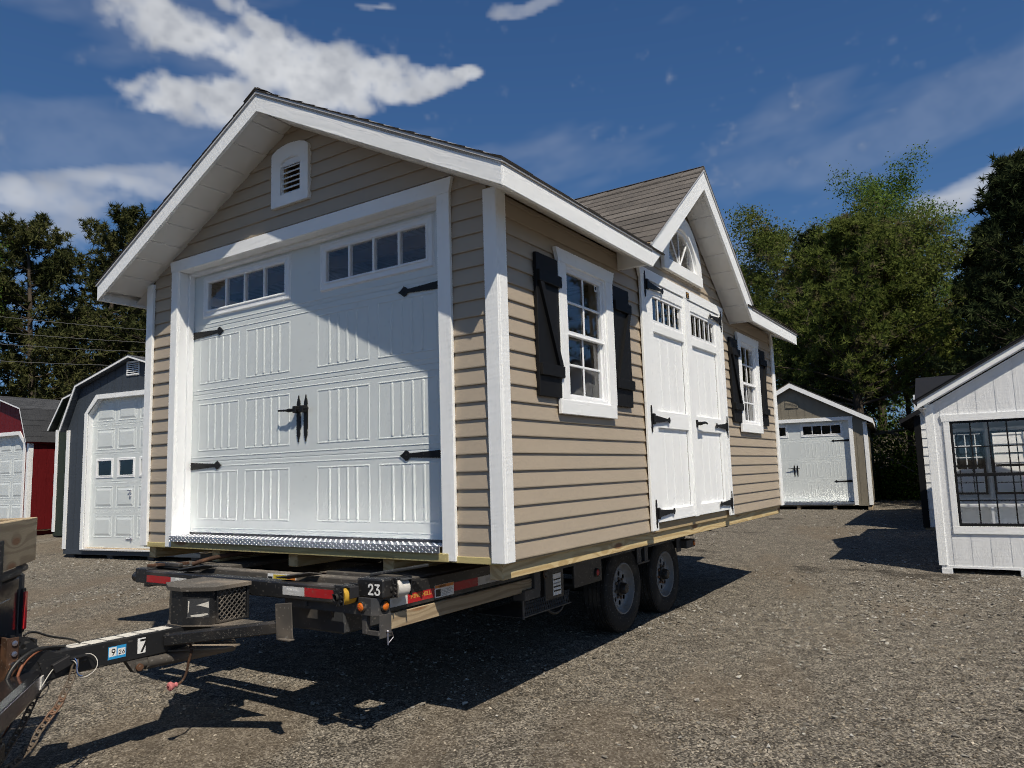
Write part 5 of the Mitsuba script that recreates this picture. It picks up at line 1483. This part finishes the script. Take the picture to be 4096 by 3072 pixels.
part(WS, 'rim_joist', box(.03, Wd_ - .03, .006, .04, -.032, -.001), 't111_white', 'x')
for x in (.085, .905, 1.80, 2.70, 3.55):
    part(WS, 'runner', box(x - .06, x + .06, -.0, Ld_, -.135, -.033), 't111_white', 'y')

# --- dark trimmed white shed behind it
place(.955, 12.70, -.749, .04)
DK = thing('clapboard_shed', 'white clapboard shed with black corner boards half hidden behind the white shed', 'shed')
Hd = 2.02
part(DK, 'front_wall', ext(Polygon([(.03, 0), (3.2, 0), (3.2, Hd + .5), (.03, Hd + .5)], [[(x0 + .05, 1.07), (x0 + .53, 1.07), (x0 + .53, 1.71), (x0 + .05, 1.71)] for x0 in (.60, 1.72)]), 'y', .03, .05), 'white_smooth')
for q in range(13):
    for a, b_ in (((.10, .62), (1.16, 1.74), (2.28, 3.2)) if 6 <= q <= 10 else ((.10, 3.2),)):
        part(DK, 'siding_board', course('x', .028, -1, a, a, b_, b_, .0 + q * .168, (q + 1) * .168, .016), 'white_wood', 'x')
part(DK, 'corner_board', box(0, .115, .0, .022, -.01, Hd + .1), 'shutter_black', 'z')
part(DK, 'corner_board', box(0, .022, .0225, .11, -.01, Hd + .1), 'shutter_black', 'z')
for q, x0 in enumerate((.60, 1.72)):                    # nine light windows in its front
    nl = part(DK, 'front_window', ext(Polygon([(x0, 1.02), (x0 + .58, 1.02), (x0 + .58, 1.76), (x0, 1.76)], [[(x0 + .05, 1.07), (x0 + .53, 1.07), (x0 + .53, 1.71), (x0 + .05, 1.71)]]), 'y', -.01, .03), 'white_smooth')
    part(nl, 'pane', (np.array([(x0 + .04, .012, 1.06), (x0 + .54, .012, 1.06), (x0 + .54, .012, 1.72), (x0 + .04, .012, 1.72)]), np.array([(0, 1, 2, 3)])), 'glass')
    for u in (1, 2):
        part(nl, 'muntin', box(x0 + .05 + .16 * u - .009, x0 + .05 + .16 * u + .009, -.004, .0075, 1.07, 1.71), 'white_smooth')
        part(nl, 'muntin', box(x0 + .05, x0 + .53, -.0035, .007, 1.07 + .213 * u - .009, 1.07 + .213 * u + .009), 'white_smooth')
grooved('x', .03, -1, [(.11, 0), (4.0, 0), (4.0, Hd), (.11, Hd)], 't111_darkbrown', DK, 'left_wall')
DWn = part(DK, 'side_door', box(.0, .018, 1.2, 2.4, .05, 1.8), 't111_darkbrown', 'z')
part(DWn, 'door_trim', [box(-.012, .018, 1.12, 1.2, 0, 1.88), box(-.012, .018, 2.4, 2.48, 0, 1.88)], 'shutter_black', 'z')
part(DK, 'back_wall', box(.03, 3.2, 3.98, 4.0, 0, Hd, 0), 't111_darkbrown')
part(DK, 'right_wall', box(3.18, 3.2, .05, 3.98, 0, Hd, 0), 't111_darkbrown')
part(DK, 'floor', box(.03, 3.2, .03, 4.0, -.1, .02, 0), 'pine_worn')
RFd = part(DK, 'roof', ext([(-.22, Hd - .05), (1.6, Hd + .95), (3.42, Hd - .05), (3.42, Hd + .03), (1.6, Hd + 1.05), (-.22, Hd + .03)], 'y', -.14, 4.2), 'shingle_black')
part(RFd, 'fascia', box(-.235, -.215, -.14, 4.2, Hd - .09, Hd + .03), 'shutter_black', 'y')
for x in (.1, 1.6, 3.1):
    part(DK, 'runner', box(x - .05, x + .05, .03, 4.0, -.2, -.01), 'pine_worn', 'y')


# --- the three barn-roofed sheds on the left
def barn(name, label, x, y, z, yaw, w, d, prof, col, roof, trim_l, ch, zch, zh, door_cols, q0, pw, ph, win_row, mirror=False, runz=-.17, detail=True, pitch=.541):
    """Gambrel shed: prof = [(eave x, z), (break x, z), (ridge z)] from its left front corner."""
    place(x, y, z, yaw)
    Bn = thing(name, label, 'shed')
    (ex0, ez0), (bx0, bz0), rz = prof
    pl = [(.02, 0), (w - .02, 0), (w - .02, ez0 + .03), (w - bx0 - .03, bz0 - .05), (w / 2, rz - .06), (bx0 + .03, bz0 - .05), (.02, ez0 + .03)]
    tl, tr = trim_l, w - trim_l
    op = [(tl + .085, .02), (tr - .085, .02), (tr - .085, zch - .02), (tr - ch - .05, zh - .085), (tl + ch + .05, zh - .085), (tl + .085, zch - .02)]
    grooved('y', .026, -1, Polygon(pl, [op]), 't111_' + col, Bn, 'front_wall', first=.07)
    for px, s in ((.026, -1), (w - .026, 1)):
        grooved('x', px, s, [(.02, 0), (d, 0), (d, ez0), (.02, ez0)], 't111_' + col, Bn, 'side_wall')
    part(Bn, 'back_wall', ext(pl, 'y', d - .03, d), 't111_' + col, 'z')
    part(Bn, 'floor', box(.03, w - .03, .03, d, -.03, .03, 0), 'pine_worn')
    for xa, xb, ya, yb in ((0, .09, -.004, .018), (w - .09, w, -.004, .018), (0, .018, .0185, .09), (w - .018, w, .0185, .10), (0, .018, d - .09, d), (w - .018, w, d - .09, d)):
        part(Bn, 'corner_board', box(xa, xb, ya, yb, 0, ez0), 'white_wood', 'z')
    # chamfered door surround
    part(Bn, 'door_trim', box(tl, tl + .085, -.004, .018, -.01, zch), 'white_wood', 'z')
    part(Bn, 'door_trim', box(tr - .085, tr, -.004, .018, -.01, zch), 'white_wood', 'z')
    for sgn in (1, -1):
        m_ = lambda a: a if sgn > 0 else w - a
        part(Bn, 'door_trim', ext([(m_(tl), zch + .0005), (m_(tl + .085), zch + .0005), (m_(tl + ch + .05), zh - .085), (m_(tl + ch), zh)], 'y', -.004, .018), 'white_wood', (ch, 0, zh - zch) if sgn > 0 else (-ch, 0, zh - zch))
    part(Bn, 'door_trim', ext([(tl + ch + .0005, zh), (tl + ch + .0505, zh - .085), (tr - ch - .0505, zh - .085), (tr - ch - .0005, zh)], 'y', -.004, .018), 'white_wood', 'x')
    jp = Polygon([(tl + .06, 0), (tr - .06, 0), (tr - .06, zch), (tr - ch - .03, zh - .06), (tl + ch + .03, zh - .06), (tl + .06, zch)], [op])
    part(Bn, 'jamb', ext(jp, 'y', .0185, .15), 'white_smooth', 'y')
    yd = .12
    hs = []
    x0s = door_cols
    if win_row is not None:
        zb = q0 + win_row * pitch
        hs = [[(a + .02, zb + .02), (a + pw - .02, zb + .02), (a + pw - .02, zb + ph - .02), (a + .02, zb + ph - .02)] for a in x0s]
    Dn = part(Bn, 'garage_door', box(tl + .05, tr - .05, yd + .032, yd + .034, .02, .03, 0), 'door_steel')
    nsec = 5
    for q in range(nsec):
        za = q0 - .078 + q * pitch
        zb_ = min(za + pitch, zh)
        if za > zh - .05:
            break
        part(Dn, 'section', section(tl + .05, tr - .05, .021 if q == 0 else za, zb_, yd, hs if win_row == q else (), .02), 'door_steel', 'x')
        for a in x0s:
            z0_, z1_ = q0 + q * pitch, q0 + q * pitch + ph
            if z1_ > zh + .1:
                continue
            if win_row == q:
                door_window(Dn, a, a + pw, z0_, z1_, yd, 1, .05)
            else:
                part(Dn, 'panel', raised_panel(a, a + pw, z0_, z1_, yd), 'door_steel')
    hx = x0s[1] + pw * .86
    part(Dn, 'handle', [box(hx - .006, hx + .006, yd - .05, yd, q0 + pitch + .20, q0 + pitch + .21, .001), tube([(hx + .03, yd - .045, q0 + pitch + .30), (hx - .06, yd - .05, q0 + pitch + .305)], .008), tube([(hx, yd - .03, q0 + pitch + .30), (hx - .01, yd - .05, q0 + pitch + .24), (hx + .01, yd - .04, q0 + pitch + .2)], .008)], 'steel_bright', smooth=40)
    part(Dn, 'latch', [box(hx - .11, hx + .06, yd - .02, yd, q0 - .045, q0 - .03, .002), box(hx + .02, hx + .045, yd - .03, yd, q0 - .06, q0 - .015, .002)], 'steel_bright')
    part(Bn, 'threshold', box(tl + .085, tr - .085, -.03, .14, -.008, .02), 'drip_metal')
    vz = (rz + bz0) / 2 + .0
    gv = part(Bn, 'gable_vent', ring(w / 2 - .17, w / 2 + .17, vz - .14, vz + .14, .03, .02, .012), 'white_smooth')
    for q in range(7):
        part(gv, 'louver', xf(box(-.15, .15, -.014, .014, -.002, .002, 0), frame((w / 2, .0, vz - .11 + q * .036), (1, 0, 0), unit((0, .75, .66)), unit((0, -.66, .75)))), 'white_smooth')
    # roof
    e2 = [(ex0, ez0), (bx0, bz0), (w / 2, rz), (w - bx0, bz0), (w - ex0, ez0)]
    ins = [(ex0 + .035, ez0 - .03), (bx0 + .02, bz0 - .045), (w / 2, rz - .05), (w - bx0 - .02, bz0 - .045), (w - ex0 - .035, ez0 - .03)]
    R_ = part(Bn, 'roof', ext(e2 + ins[::-1], 'y', -.10, d + .1), 't111_' + col, 'y')
    for aa, bb in zip(range(4), range(1, 5)):
        (xa, za), (xb, zb_) = e2[aa], e2[bb]
        nn = unit((-(zb_ - za), 0, xb - xa))
        f4 = [(xa, za), (xb, zb_), (xb - nn[0] * .035, zb_ - nn[2] * .035), (xa - nn[0] * .035, za - nn[2] * .035)]
        part(R_, 'rake_board', ext(f4, 'y', -.115, -.1005), 'white_wood', (xb - xa, 0, zb_ - za))
        lo, hi = ((xa, za), (xb, zb_)) if za < zb_ else ((xb, zb_), (xa, za))
        dv = np.array([hi[0] - lo[0], 0, hi[1] - lo[1]])
        slope_shingles(R_, (lo[0] + nn[0] * .004, -.12, lo[1] + nn[2] * .004), dv, (0, 1, 0), float(np.linalg.norm(dv)) + .01, d + .24, roof, seed=50 + aa)
    for xq in np.linspace(.20, w - .2, 4):
        part(Bn, 'runner', ext([(.03, -.031), (.075, runz), (d, runz), (d, -.031)], 'x', xq - .075, xq + .075), 't111_' + col, 'y')
    part(Bn, 'rim_joist', box(.02, w - .02, .012, .03, -.09, -.0005), 't111_' + col, 'x')
    return Bn


cols_b = [.728 + k * .592 for k in range(4)]
barn('barn_shed', 'blue grey barn roofed shed with white windowed garage door just left of the tan shed', -12.734, 3.725, -.685, .146, 3.615, 5.0,
     [(-.08, 2.253), (.339, 3.095), 3.547], 'bluegrey', 'shingle_slate', .504, .313, 2.547, 2.894, cols_b, .601 - .37, .48, .37, 2)
barn('barn_shed', 'dark green barn roofed shed squeezed between the red and blue grey sheds', -15.7, 4.90, -.515, .146, 3.6, 5.0,
     [(-.14, 2.30), (.339, 3.0), 3.40], 'green', 'shingle_charcoal', .5, .3, 2.1, 2.4, [.75 + k * .58 for k in range(4)], .23, .46, .36, None, runz=-.13)
w_r = 3.0
c_, s_ = math.cos(.095), math.sin(.095)
barn('barn_shed', 'dark red barn roofed shed with white garage door at the left edge', -16.507 - w_r * c_, 4.706 - w_r * s_, -.484, .095, w_r, 4.6,
     [(-.07, 2.028), (.255, 2.839), 3.22], 'red', 'shingle_charcoal', .155, .256, 2.008, 2.303, [.43 + k * .585 for k in range(4)], .216, .47, .36, None, runz=-.13)
place()

# ------------------------------------------------------------------ trees
def leaves(centers, per, spread, size, r, flat=.6, aspect=.55):
    """Leaf-sized quads scattered round the centres."""
    n = len(centers) * per
    c = np.repeat(np.asarray(centers), per, 0) + r.normal(0, 1, (n, 3)) * np.asarray(spread)
    d = r.normal(size=(n, 3)); d /= np.linalg.norm(d, axis=1, keepdims=True)
    nn = r.normal(size=(n, 3)) + np.array([0, 0, flat]); nn /= np.linalg.norm(nn, axis=1, keepdims=True)
    d = d - nn * np.sum(d * nn, 1, keepdims=True); d /= np.linalg.norm(d, axis=1, keepdims=True)
    e = np.cross(nn, d)
    s = size * r.uniform(.6, 1.3, (n, 1))
    v = np.stack([c - d * s, c + e * s * aspect, c + d * s, c - e * s * aspect], 1).reshape(-1, 3)
    f = np.arange(n * 4).reshape(-1, 4)
    return (v, f)


def needles(centers, per, size, width, r, up=.35):
    """Tufts of needle blades bursting from each centre."""
    n = len(centers) * per
    c = np.repeat(np.asarray(centers), per, 0)
    d = r.normal(size=(n, 3)) + np.array([0, 0, up]); d /= np.linalg.norm(d, axis=1, keepdims=True)
    e = np.cross(d, r.normal(size=(n, 3))); e /= np.linalg.norm(e, axis=1, keepdims=True)
    s = size * r.uniform(.6, 1.25, (n, 1))
    v = np.stack([c - e * width, c + e * width, c + d * s], 1).reshape(-1, 3)
    return (v, np.arange(n * 3).reshape(-1, 3))


def limb(p, d, length, r0, rr, bend=.25, n=6, droop=0.0, tip=.25):
    pts = [np.array(p, float)]
    d = unit(d)
    for q in range(n):
        d = unit(d + rr.normal(0, bend / n ** .5, 3) * .5 + np.array([0, 0, droop / n]))
        pts.append(pts[-1] + d * length / n)
    rad = np.linspace(r0, r0 * tip, n + 1)
    return np.array(pts), rad


def tree(name, label, x, y, h, kind, seed, lean=0.0, crown0=.3, width=.3, group=None, z=None, dens=1.0, leaf=None, r0=None, lite=False, top=False):
    r = np.random.default_rng(seed)
    z0 = float(gbase(x, y)) - .1 if z is None else z
    h = h - z0 - .4 if top else h
    t = thing(name, label, 'tree', group)
    wood, cents = [], []
    base = np.array([x, y, z0])
    trunk, rad = limb(base, (lean, lean * .3, 1), h * .98, r0 or h * .018, r, .12, 14, tip=.12)
    wood.append(tube(trunk, rad, 9))
    def at(f):
        q = f * (len(trunk) - 1)
        k_ = int(min(q, len(trunk) - 2))
        return trunk[k_] + (trunk[k_ + 1] - trunk[k_]) * (q - k_), rad[k_]
    if kind in ('pine', 'cedar'):
        nw = int(h * (3.2 if kind == 'pine' else (3.0 if lite else 5.0)))
        for q in range(nw):
            f = crown0 + (.985 - crown0) * (q + r.random()) / nw
            p, rb = at(f)
            u = (f - crown0) / (1 - crown0)
            if kind == 'pine':
                prof = (1 - u) ** .55 * (.55 + .45 * min(1, u * 4)) + .10
            else:
                prof = (1 - u) ** .75 * (.7 + .3 * min(1, u * 5)) + .06
            for b_ in range(r.integers(2, 4)):
                a = r.uniform(0, 2 * np.pi)
                ln = h * width * prof * r.uniform(.65, 1.15)
                el = (.15 + .5 * u) if kind == 'pine' else (.25 + .6 * u)
                pts, rd = limb(p, (math.cos(a), math.sin(a), el + r.normal(0, .12)), ln, max(rb * .32, .012), r, .35, 6, droop=.12)
                wood.append(tube(pts, rd, 5, caps=False))
                for s_i in range(2, 7):
                    for tw in range(3 if kind == 'pine' else (2 if lite else 4)):
                        d = unit(pts[min(s_i, 6)] - pts[s_i - 1]) + r.normal(0, .6, 3)
                        ln2 = ln * r.uniform(.12, .30)
                        p2, r2 = limb(lerp(pts[s_i - 1], pts[min(s_i, 6)], r.random()), d + (0, 0, .15), ln2, .010, r, .3, 3, tip=.5)
                        if r.random() < (.35 if kind == 'pine' else .15):
                            wood.append(tube(p2, r2, 3, caps=False))
                        cents += [p2[-1], lerp(p2[1], p2[2], r.random())]
        cents = np.array(cents)
        if kind == 'pine':
            m = needles(cents + r.normal(0, .07, cents.shape), int(19 * dens), .20, .023, r)
        else:
            m = needles(cents + r.normal(0, .12, cents.shape), int(17 * dens), .19, .022, r, .6)
        mat = leaf or ('leaf_pine' if kind == 'pine' else 'leaf_cedar')
    else:
        nb = int(h * 1.5)
        ends = []
        for q in range(nb):
            f = crown0 + (.97 - crown0) * ((q + r.random()) / nb)
            p, rb = at(f)
            u = (f - crown0) / (1 - crown0)
            a = q * 2.4 + r.normal(0, .4)
            ln = h * width * (.35 + .65 * math.sin(math.pi * min(.97, u * .82 + .14))) * r.uniform(.75, 1.15)
            pts, rd = limb(p, (math.cos(a), math.sin(a), .55 + .5 * u), ln, max(rb * .5, .02), r, .45, 7)
            wood.append(tube(pts, rd, 6, caps=False))
            for s_i in range(2, 8):
                for tw in range(2):
                    ln2 = ln * r.uniform(.25, .5)
                    d = unit(pts[min(s_i, 7)] - pts[s_i - 1]) * .7 + r.normal(0, .55, 3) + (0, 0, .25)
                    p2, r2 = limb(pts[s_i - 1], d, ln2, rd[s_i - 1] * .55 + .004, r, .5, 5)
                    wood.append(tube(p2, r2, 4, caps=False))
                    for k_ in range(2, 6):
                        d3 = unit(p2[k_] - p2[k_ - 1]) + r.normal(0, .7, 3)
                        p3, r3 = limb(p2[k_ - 1], d3, ln2 * r.uniform(.3, .6), .006, r, .5, 3)
                        if r.random() < .5:
                            wood.append(tube(p3, r3, 3, caps=False))
                        cents += [p3[-1], p3[2]]
        cents = np.array(cents)
        if len(cents):
            cents = cents[r.random(len(cents)) < .92]
        m = leaves(cents, max(1, int(22 * dens)), (.22, .22, .17), .052, r)
        mat = leaf or 'leaf_spring'
    part(t, 'trunk', wood, 'bark' if kind != 'pale' else 'bark_pale', smooth=True)
    part(t, 'crown', m, mat)
    return t


def polar(az, dist):
    a = math.radians(az)
    return CAM[0] + dist * math.sin(a), CAM[1] + dist * math.cos(a)


# the pines behind the barns
PG = 'pines behind the barn roofed sheds'
for q, (az, dist, top, w, c0, lab) in enumerate([
        (-69.5, 31, 8.7, .26, .22, 'pine at the left edge of the view behind the red shed'),
        (-66.3, 29, 10.0, .27, .30, 'dark pine rising behind the red shed roof'),
        (-63.6, 30, 10.9, .30, .28, 'tallest dark pine standing behind the blue grey shed'),
        (-61.0, 33, 10.2, .27, .2, 'pine behind the blue grey shed with its top left of the tan roof edge'),
        (-58.6, 29, 10.6, .30, .25, 'pine whose top shows just left of the tan shed roof'),
        (-65.0, 40, 9.2, .28, .1, 'distant pine seen between the taller pines on the left'),
        (-60.0, 41, 9.6, .30, .1, 'far pine low behind the blue grey shed ridge'),
        (-56.0, 33, 10.8, .28, .2, 'pine mostly hidden by the tan shed gable')]):
    x, y = polar(az, dist)
    tree('pine_tree', lab, x, y, top + .1, 'pine', 100 + q, r.normal(0, .02), c0, w, PG)
x, y = polar(-72.2, 27)
tree('leafy_tree', 'bright green young tree peeping in at the far left edge', x, y, 8.6, 'leaf', 131, .05, .3, .16, dens=.9)
# the wood on the bank
x, y = polar(-12.4, 31)
tree('leafy_tree', 'dark green bushy tree against the sky just right of the dormer', x, y, 10.2, 'leaf', 140, .0, .12, .34, leaf='leaf_olive', dens=1.8, top=True)
x, y = polar(-10.2, 29)
tree('cedar_tree', 'dark green cedar standing left of the big trunk behind the beige shed', x, y, 9.6, 'cedar', 141, 0, .12, .26, dens=1.1, top=True)
x, y = polar(-8.3, 25.5)
tree('cedar_tree', 'broad olive cedar with thick bare trunk behind the beige shed', x, y, 8.5, 'cedar', 142, .02, .34, .44, leaf='leaf_olive', dens=1.35, r0=.21, top=True)
x, y = polar(-6.9, 34)
tree('leafy_tree', 'tall bright green tree topping the wood behind the beige shed', x, y, 12.4, 'leaf', 143, .06, .3, .30, dens=.9, top=True)
x, y = polar(-5.3, 27)
tree('leafy_tree', 'slim pale trunk tree with thin olive leaves behind the beige shed', x, y, 8.6, 'leaf', 144, .02, .36, .32, leaf='leaf_olive', dens=1.3, r0=.10, top=True)
x, y = polar(-2.7, 36)
tree('leafy_tree', 'thinly leaved pale green tree against the right hand cloud', x, y, 11.0, 'leaf', 145, .0, .3, .26, dens=.5, top=True)
x, y = polar(-14.8, 35)
tree('leafy_tree', 'light leaved tree seen low behind the dormer end of the tan shed', x, y, 8.8, 'leaf', 146, 0, .12, .36, leaf='leaf_olive', dens=1.4, top=True)
x, y = polar(3.9, 22.5)
tree('cedar_tree', 'very dark cedar above the white shed roof at the right edge', x, y, 8.6, 'cedar', 147, 0, .05, .34, dens=1.35, top=True)
x, y = polar(.2, 27)
tree('cedar_tree', 'dark cedar left of the white shed roof', x, y, 8.0, 'cedar', 148, 0, .05, .30, dens=1.1, top=True)
x, y = polar(-9.0, 39)
tree('leafy_tree', 'green tree deep in the wood behind the beige shed', x, y, 11.0, 'leaf', 149, 0, .1, .40, leaf='leaf_spring', dens=1.6, top=True)
x, y = polar(-3.8, 40)
tree('leafy_tree', 'olive tree deep in the wood right of the slim trunk', x, y, 9.4, 'leaf', 150, 0, .08, .40, leaf='leaf_olive', dens=1.7, top=True)
# the same wood going on to the right, out of view but mirrored in the side windows
for q, (az, dist, hh) in enumerate([(9, 26, 10.5), (17, 25, 9.5), (26, 26, 11), (36, 25, 9), (46, 27, 10.5), (57, 26, 9.5)]):
    x, y = polar(az, dist)
    tree('cedar_tree', 'dark cedar of the wood going on beyond the right edge', x, y, hh, 'cedar', 160 + q, 0, .05, .26, 'cedars beyond the right edge', dens=.8, lite=True)
# bare brush in front of the wood
r = np.random.default_rng(77)
def thicket(name, label, n, region, hgt, seed, mat='bark_pale'):
    rr = np.random.default_rng(seed)
    ms = []
    for q in range(n):
        x, y = rr.uniform(region[0], region[1]), rr.uniform(region[2], region[3])
        z = float(gbase(x, y))
        pts, rd = limb((x, y, z), (rr.normal(0, .6), rr.normal(0, .5), 1), hgt * rr.uniform(.5, 1.2), .014, rr, .8, 6, droop=-.25)
        ms.append(tube(pts, rd, 4, caps=False))
        for k_ in range(2, 7):
            p2, r2 = limb(pts[k_ - 1], rr.normal(0, 1, 3) + (0, 0, .4), hgt * rr.uniform(.2, .45), .007, rr, .8, 4)
            ms.append(tube(p2, r2, 3, caps=False))
    k_ = thing(name, label, 'brush', kind='stuff')
    v, f = arr(ms)
    scene[k_] = mikit.ply((v, f), 'mat_' + mat, smooth=True)
thicket('bare_brush', 'tangle of bare pale twigs on the bank right of the slim trunk', 150, (-1.2, 2.6, 23.5, 27.5), 3.6, 5)
thicket('bare_brush', 'bare twigs and saplings under the pines on the left', 120, (-27, -19.5, 4.0, 12.0), 3.6, 6)
cents = []
for q in range(5200):
    x, y = r.uniform(-11, 4), 21.6 + 9 * r.random() ** 1.5
    cents.append((x, y, float(gbase(x, y)) + abs(r.normal(0, .55)) * (1.0 if r.random() < .85 else 2.6)))
for q in range(1500):
    x, y = r.uniform(-1.2, 2.2), r.uniform(21.8, 25)
    cents.append((x, y, float(gbase(x, y)) + r.random() ** 1.3 * 2.6 * (.5 + .5 * math.sin(x * 5 + y * 2))))
k_ = thing('undergrowth', 'green ivy and low bushes covering the bank behind the sheds', 'undergrowth', kind='stuff')
v, f = leaves(np.array(cents), 9, (.22, .22, .16), .06, r)
scene[k_] = mikit.ply(arr((v, f)), 'mat_leaf_brush')
cents = []
for q in range(2600):
    az, ds = r.uniform(-75, -52), r.uniform(27, 42)
    x, y = polar(az, ds)
    cents.append((x, y, float(gbase(x, y)) + abs(r.normal(0, .5)) * (1.0 if r.random() < .8 else 3.0)))
k_ = thing('undergrowth', 'dark scrub filling the ground under the left hand pines', 'undergrowth', kind='stuff')
v, f = leaves(np.array(cents), 8, (.25, .25, .2), .065, r)
scene[k_] = mikit.ply(arr((v, f)), 'mat_leaf_olive')
# fallen branches on the bank
FLAB = ['thickest pale log lying along the top of the green bank', 'long thin pale branch slanting down the front of the bank', 'pale branch lying low across the ivy beside the beige shed', 'bare branch crossing the upper bank under the slim trunk', 'short stout broken log at the left end of the bank top', 'thin bare stick at the right foot of the bank']
for q, (a, b_, rad) in enumerate([((-1.2, 22.9, 1.35), (.9, 23.4, 1.55), .05), ((-1.0, 22.4, .75), (.45, 21.6, -.15), .028), ((-.9, 22.0, .3), (.7, 22.3, .05), .022), ((-.4, 23.0, 1.2), (1.0, 22.3, .75), .03), ((-1.6, 23.0, 1.45), (-.3, 23.1, 1.3), .07), ((.1, 22.0, .0), (1.3, 22.4, .35), .02)]):
    k_ = thing('fallen_branch', FLAB[q], 'branch')
    mid = (np.array(a) + np.array(b_)) / 2 + r.normal(0, .12, 3)
    scene[k_] = mikit.ply(arr(tube(curve([a, mid, b_], 14), np.linspace(rad, rad * .4, 14), 7)), 'mat_bark_pale', smooth=True)
# overhead lines on the left
for q, (za, zb_, lab) in enumerate([(5.62, 5.32, 'topmost'), (5.05, 4.95, 'second from the top'), (4.62, 4.68, 'third from the top'), (4.05, 4.25, 'lowest')]):
    a, b_ = np.array([-24.5, -2.5, za + .35]), np.array([-19.0, 12.5, zb_ + .0])
    pts = [lerp(a, b_, t) + np.array([0, 0, -.35 * 4 * t * (1 - t) + .15]) for t in np.linspace(0, 1, 20)]
    k_ = thing('power_line', f'{lab} thin overhead wire crossing in front of the left hand pines', 'wire')
    scene[k_] = mikit.ply(arr(tube(pts, .008, 5)), 'mat_power_cable', smooth=True)
place()
